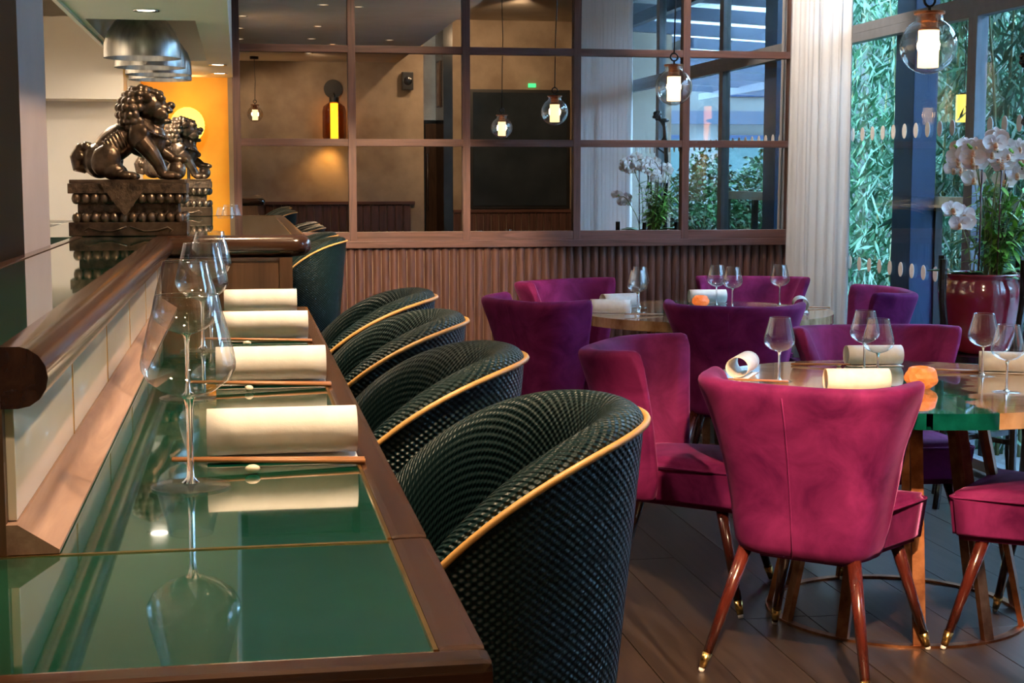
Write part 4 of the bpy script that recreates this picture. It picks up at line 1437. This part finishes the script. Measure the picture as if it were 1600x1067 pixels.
MB().box(-.25, 0, -10, 16, 2.9, 3.2).build('cornice', 'facade', bd)
w0 = None
for r_ in range(3):
    for c_ in range(9):
        if w0 is None:
            w0 = MB().box(-.06, 0, -.55, .55, 0, 1.5, .02).build('window', 'frame_dark', bd)
            p0 = MB().box(-.075, -.06, -.47, .47, .08, 1.42).build('pane', 'darkpanel', w0)
            o, p = w0, p0
        else:
            o, p = w0.copy(), p0.copy(); COL.objects.link(o); COL.objects.link(p); p.parent = o
        o.location = (-.001, -9 + 2.9 * c_, .9 + 2.8 * r_)
# rail added for a table reflection in the glass, and a small cylinder lantern
rl = thing('reflection_rail', 'pale rail outside, standing in for a table reflected in the glass', 'rail', (3.72, 7.0, -.06))
MB().bar((0, -.6, 1.36), (0, .75, 1.36), .03, .06).build('rail_board', 'stone', rl)
for yy in (-.55, .1, .7):
    MB().box(-.02, .02, yy - .02, yy + .02, 0, 1.33).build('post', 'black', rl)
lt = thing('hanging_lantern', 'small yellow cylinder lantern hanging among the bamboo outside', 'lantern', (3.98, 7.95, 1.74))
MB().lathe([(0, 0), (.045, 0), (.045, .15), (0, .15)], 20).build('shade', 'lantern', lt, 'auto')
MB().tube([(0, 0, .15), (0, 0, 1.05)], .003, 6).build('cord', 'black', lt)
MB().lathe([(0, .15), (.03, .15), (.03, .16), (0, .16)], 12).build('cap', 'black', lt)

# ------------------------------------------------------------------ room lamps (ceiling downlights, mostly added, and the lamps above)
WARM = (1.0, 0.70, 0.42)
dl = [((.02, 1.75), (.02, 1.85, 1.1), 60, 70), ((.02, 2.9), (.0, 2.9, 1.1), 60, 70), ((.05, 4.0), (.05, 4.0, 1.1), 50, 70),
      ((.75, 1.9), (-.2, 1.9, 1.1), 130, 60), ((-.1, .55), (-.22, 1.42, 1.2), 45, 46), ((.75, 3.2), (-.25, 3.6, 1.3), 160, 60),
      ((1.0, 1.3), (1.5, 4.0, .55), 1050, 26), ((1.55, 1.9), (2.3, 4.4, .4), 240, 46), ((.7, 5.0), (.85, 8.8, .7), 950, 30), ((1.0, 4.9), (1.4, 7.2, .6), 70, 30),
      ((.9, 7.6), (.6, 8.9, 1.6), 50, 60), ((.8, .1), (1.3, -1.2, 2.2), 25, 80), ((-.2, -.3), (.8, -1.2, 1.6), 30, 90)]
for q, ((x, y), tg, p, a) in enumerate(dl):  # fixtures are added; some spots follow warm pools, the rest are extra fill
    downlight(x, y, ZC, 'added round downlight in the low ceiling holding a warm spot', 'added downlights of the low ceiling')
    spot('ceiling_spot', (x, y, ZC - .02), tg, p, a, (1.0, .60, .33) if p > 1000 else WARM)
for (x, y, z), p in (((-.285, 8.79, 1.725), 14), (pA, 38), (pB, 12), (pC, 22), ((1.15, -1.04, 2.05), 20)):
    d = bpy.data.lights.new('lamp_light', 'POINT'); d.energy = p; d.color = (1.0, .6, .25); d.shadow_soft_size = .04
    o = bpy.data.objects.new('lamp_light', d); COL.objects.link(o); o.location = (x, y, z)
spot('wall_lamp_light', (1.15, -1.0, 1.86), (.98, -1.22, 1.3), 14, 95, (1.0, .50, .10), .8)
for (x, y, tg, p, a) in ((-.305, 5.40, (-.305, 5.40, 0), 40, 130), (-.30, 7.9, (-.3, 8.95, 1.4), 13, 100), (-.355, 6.0, (-.355, 6.0, 0), 12, 120), (-.355, 6.9, (-.355, 6.9, 0), 12, 120)):
    spot('soffit_spot', (x, y, SZ - .02 if y in (5.40, 7.9) else 1.9), tg, p, a, (1.0, .80, .56))
for (x, y, tg, p) in ((2.75, 7.9, (3.36, 8.7, 1.4), 140), (3.2, .6, (3.3, -1.8, 2.3), 120), (2.5, .4, (2.6, -2.0, 1.8), 70)):  # added lamps that brighten the corner curtain and the rear walls
    downlight(x, y, ZH, 'added round downlight in high ceiling for curtain and rear walls', 'added downlights of the high ceiling')
    spot('ceiling_spot', (x, y, ZH - .02), tg, p, 80, (1.0, .86, .72) if y > 5 else WARM)
for (x, y) in ((-.95, 5.0), (-.95, 7.0)):
    downlight(x, y, 2.45, 'round recessed downlight in the kitchen ceiling', 'kitchen downlights')
    spot('kitchen_spot', (x, y, 2.43), (x, y + .3, 0), 70, 150, (1.0, .86, .68))
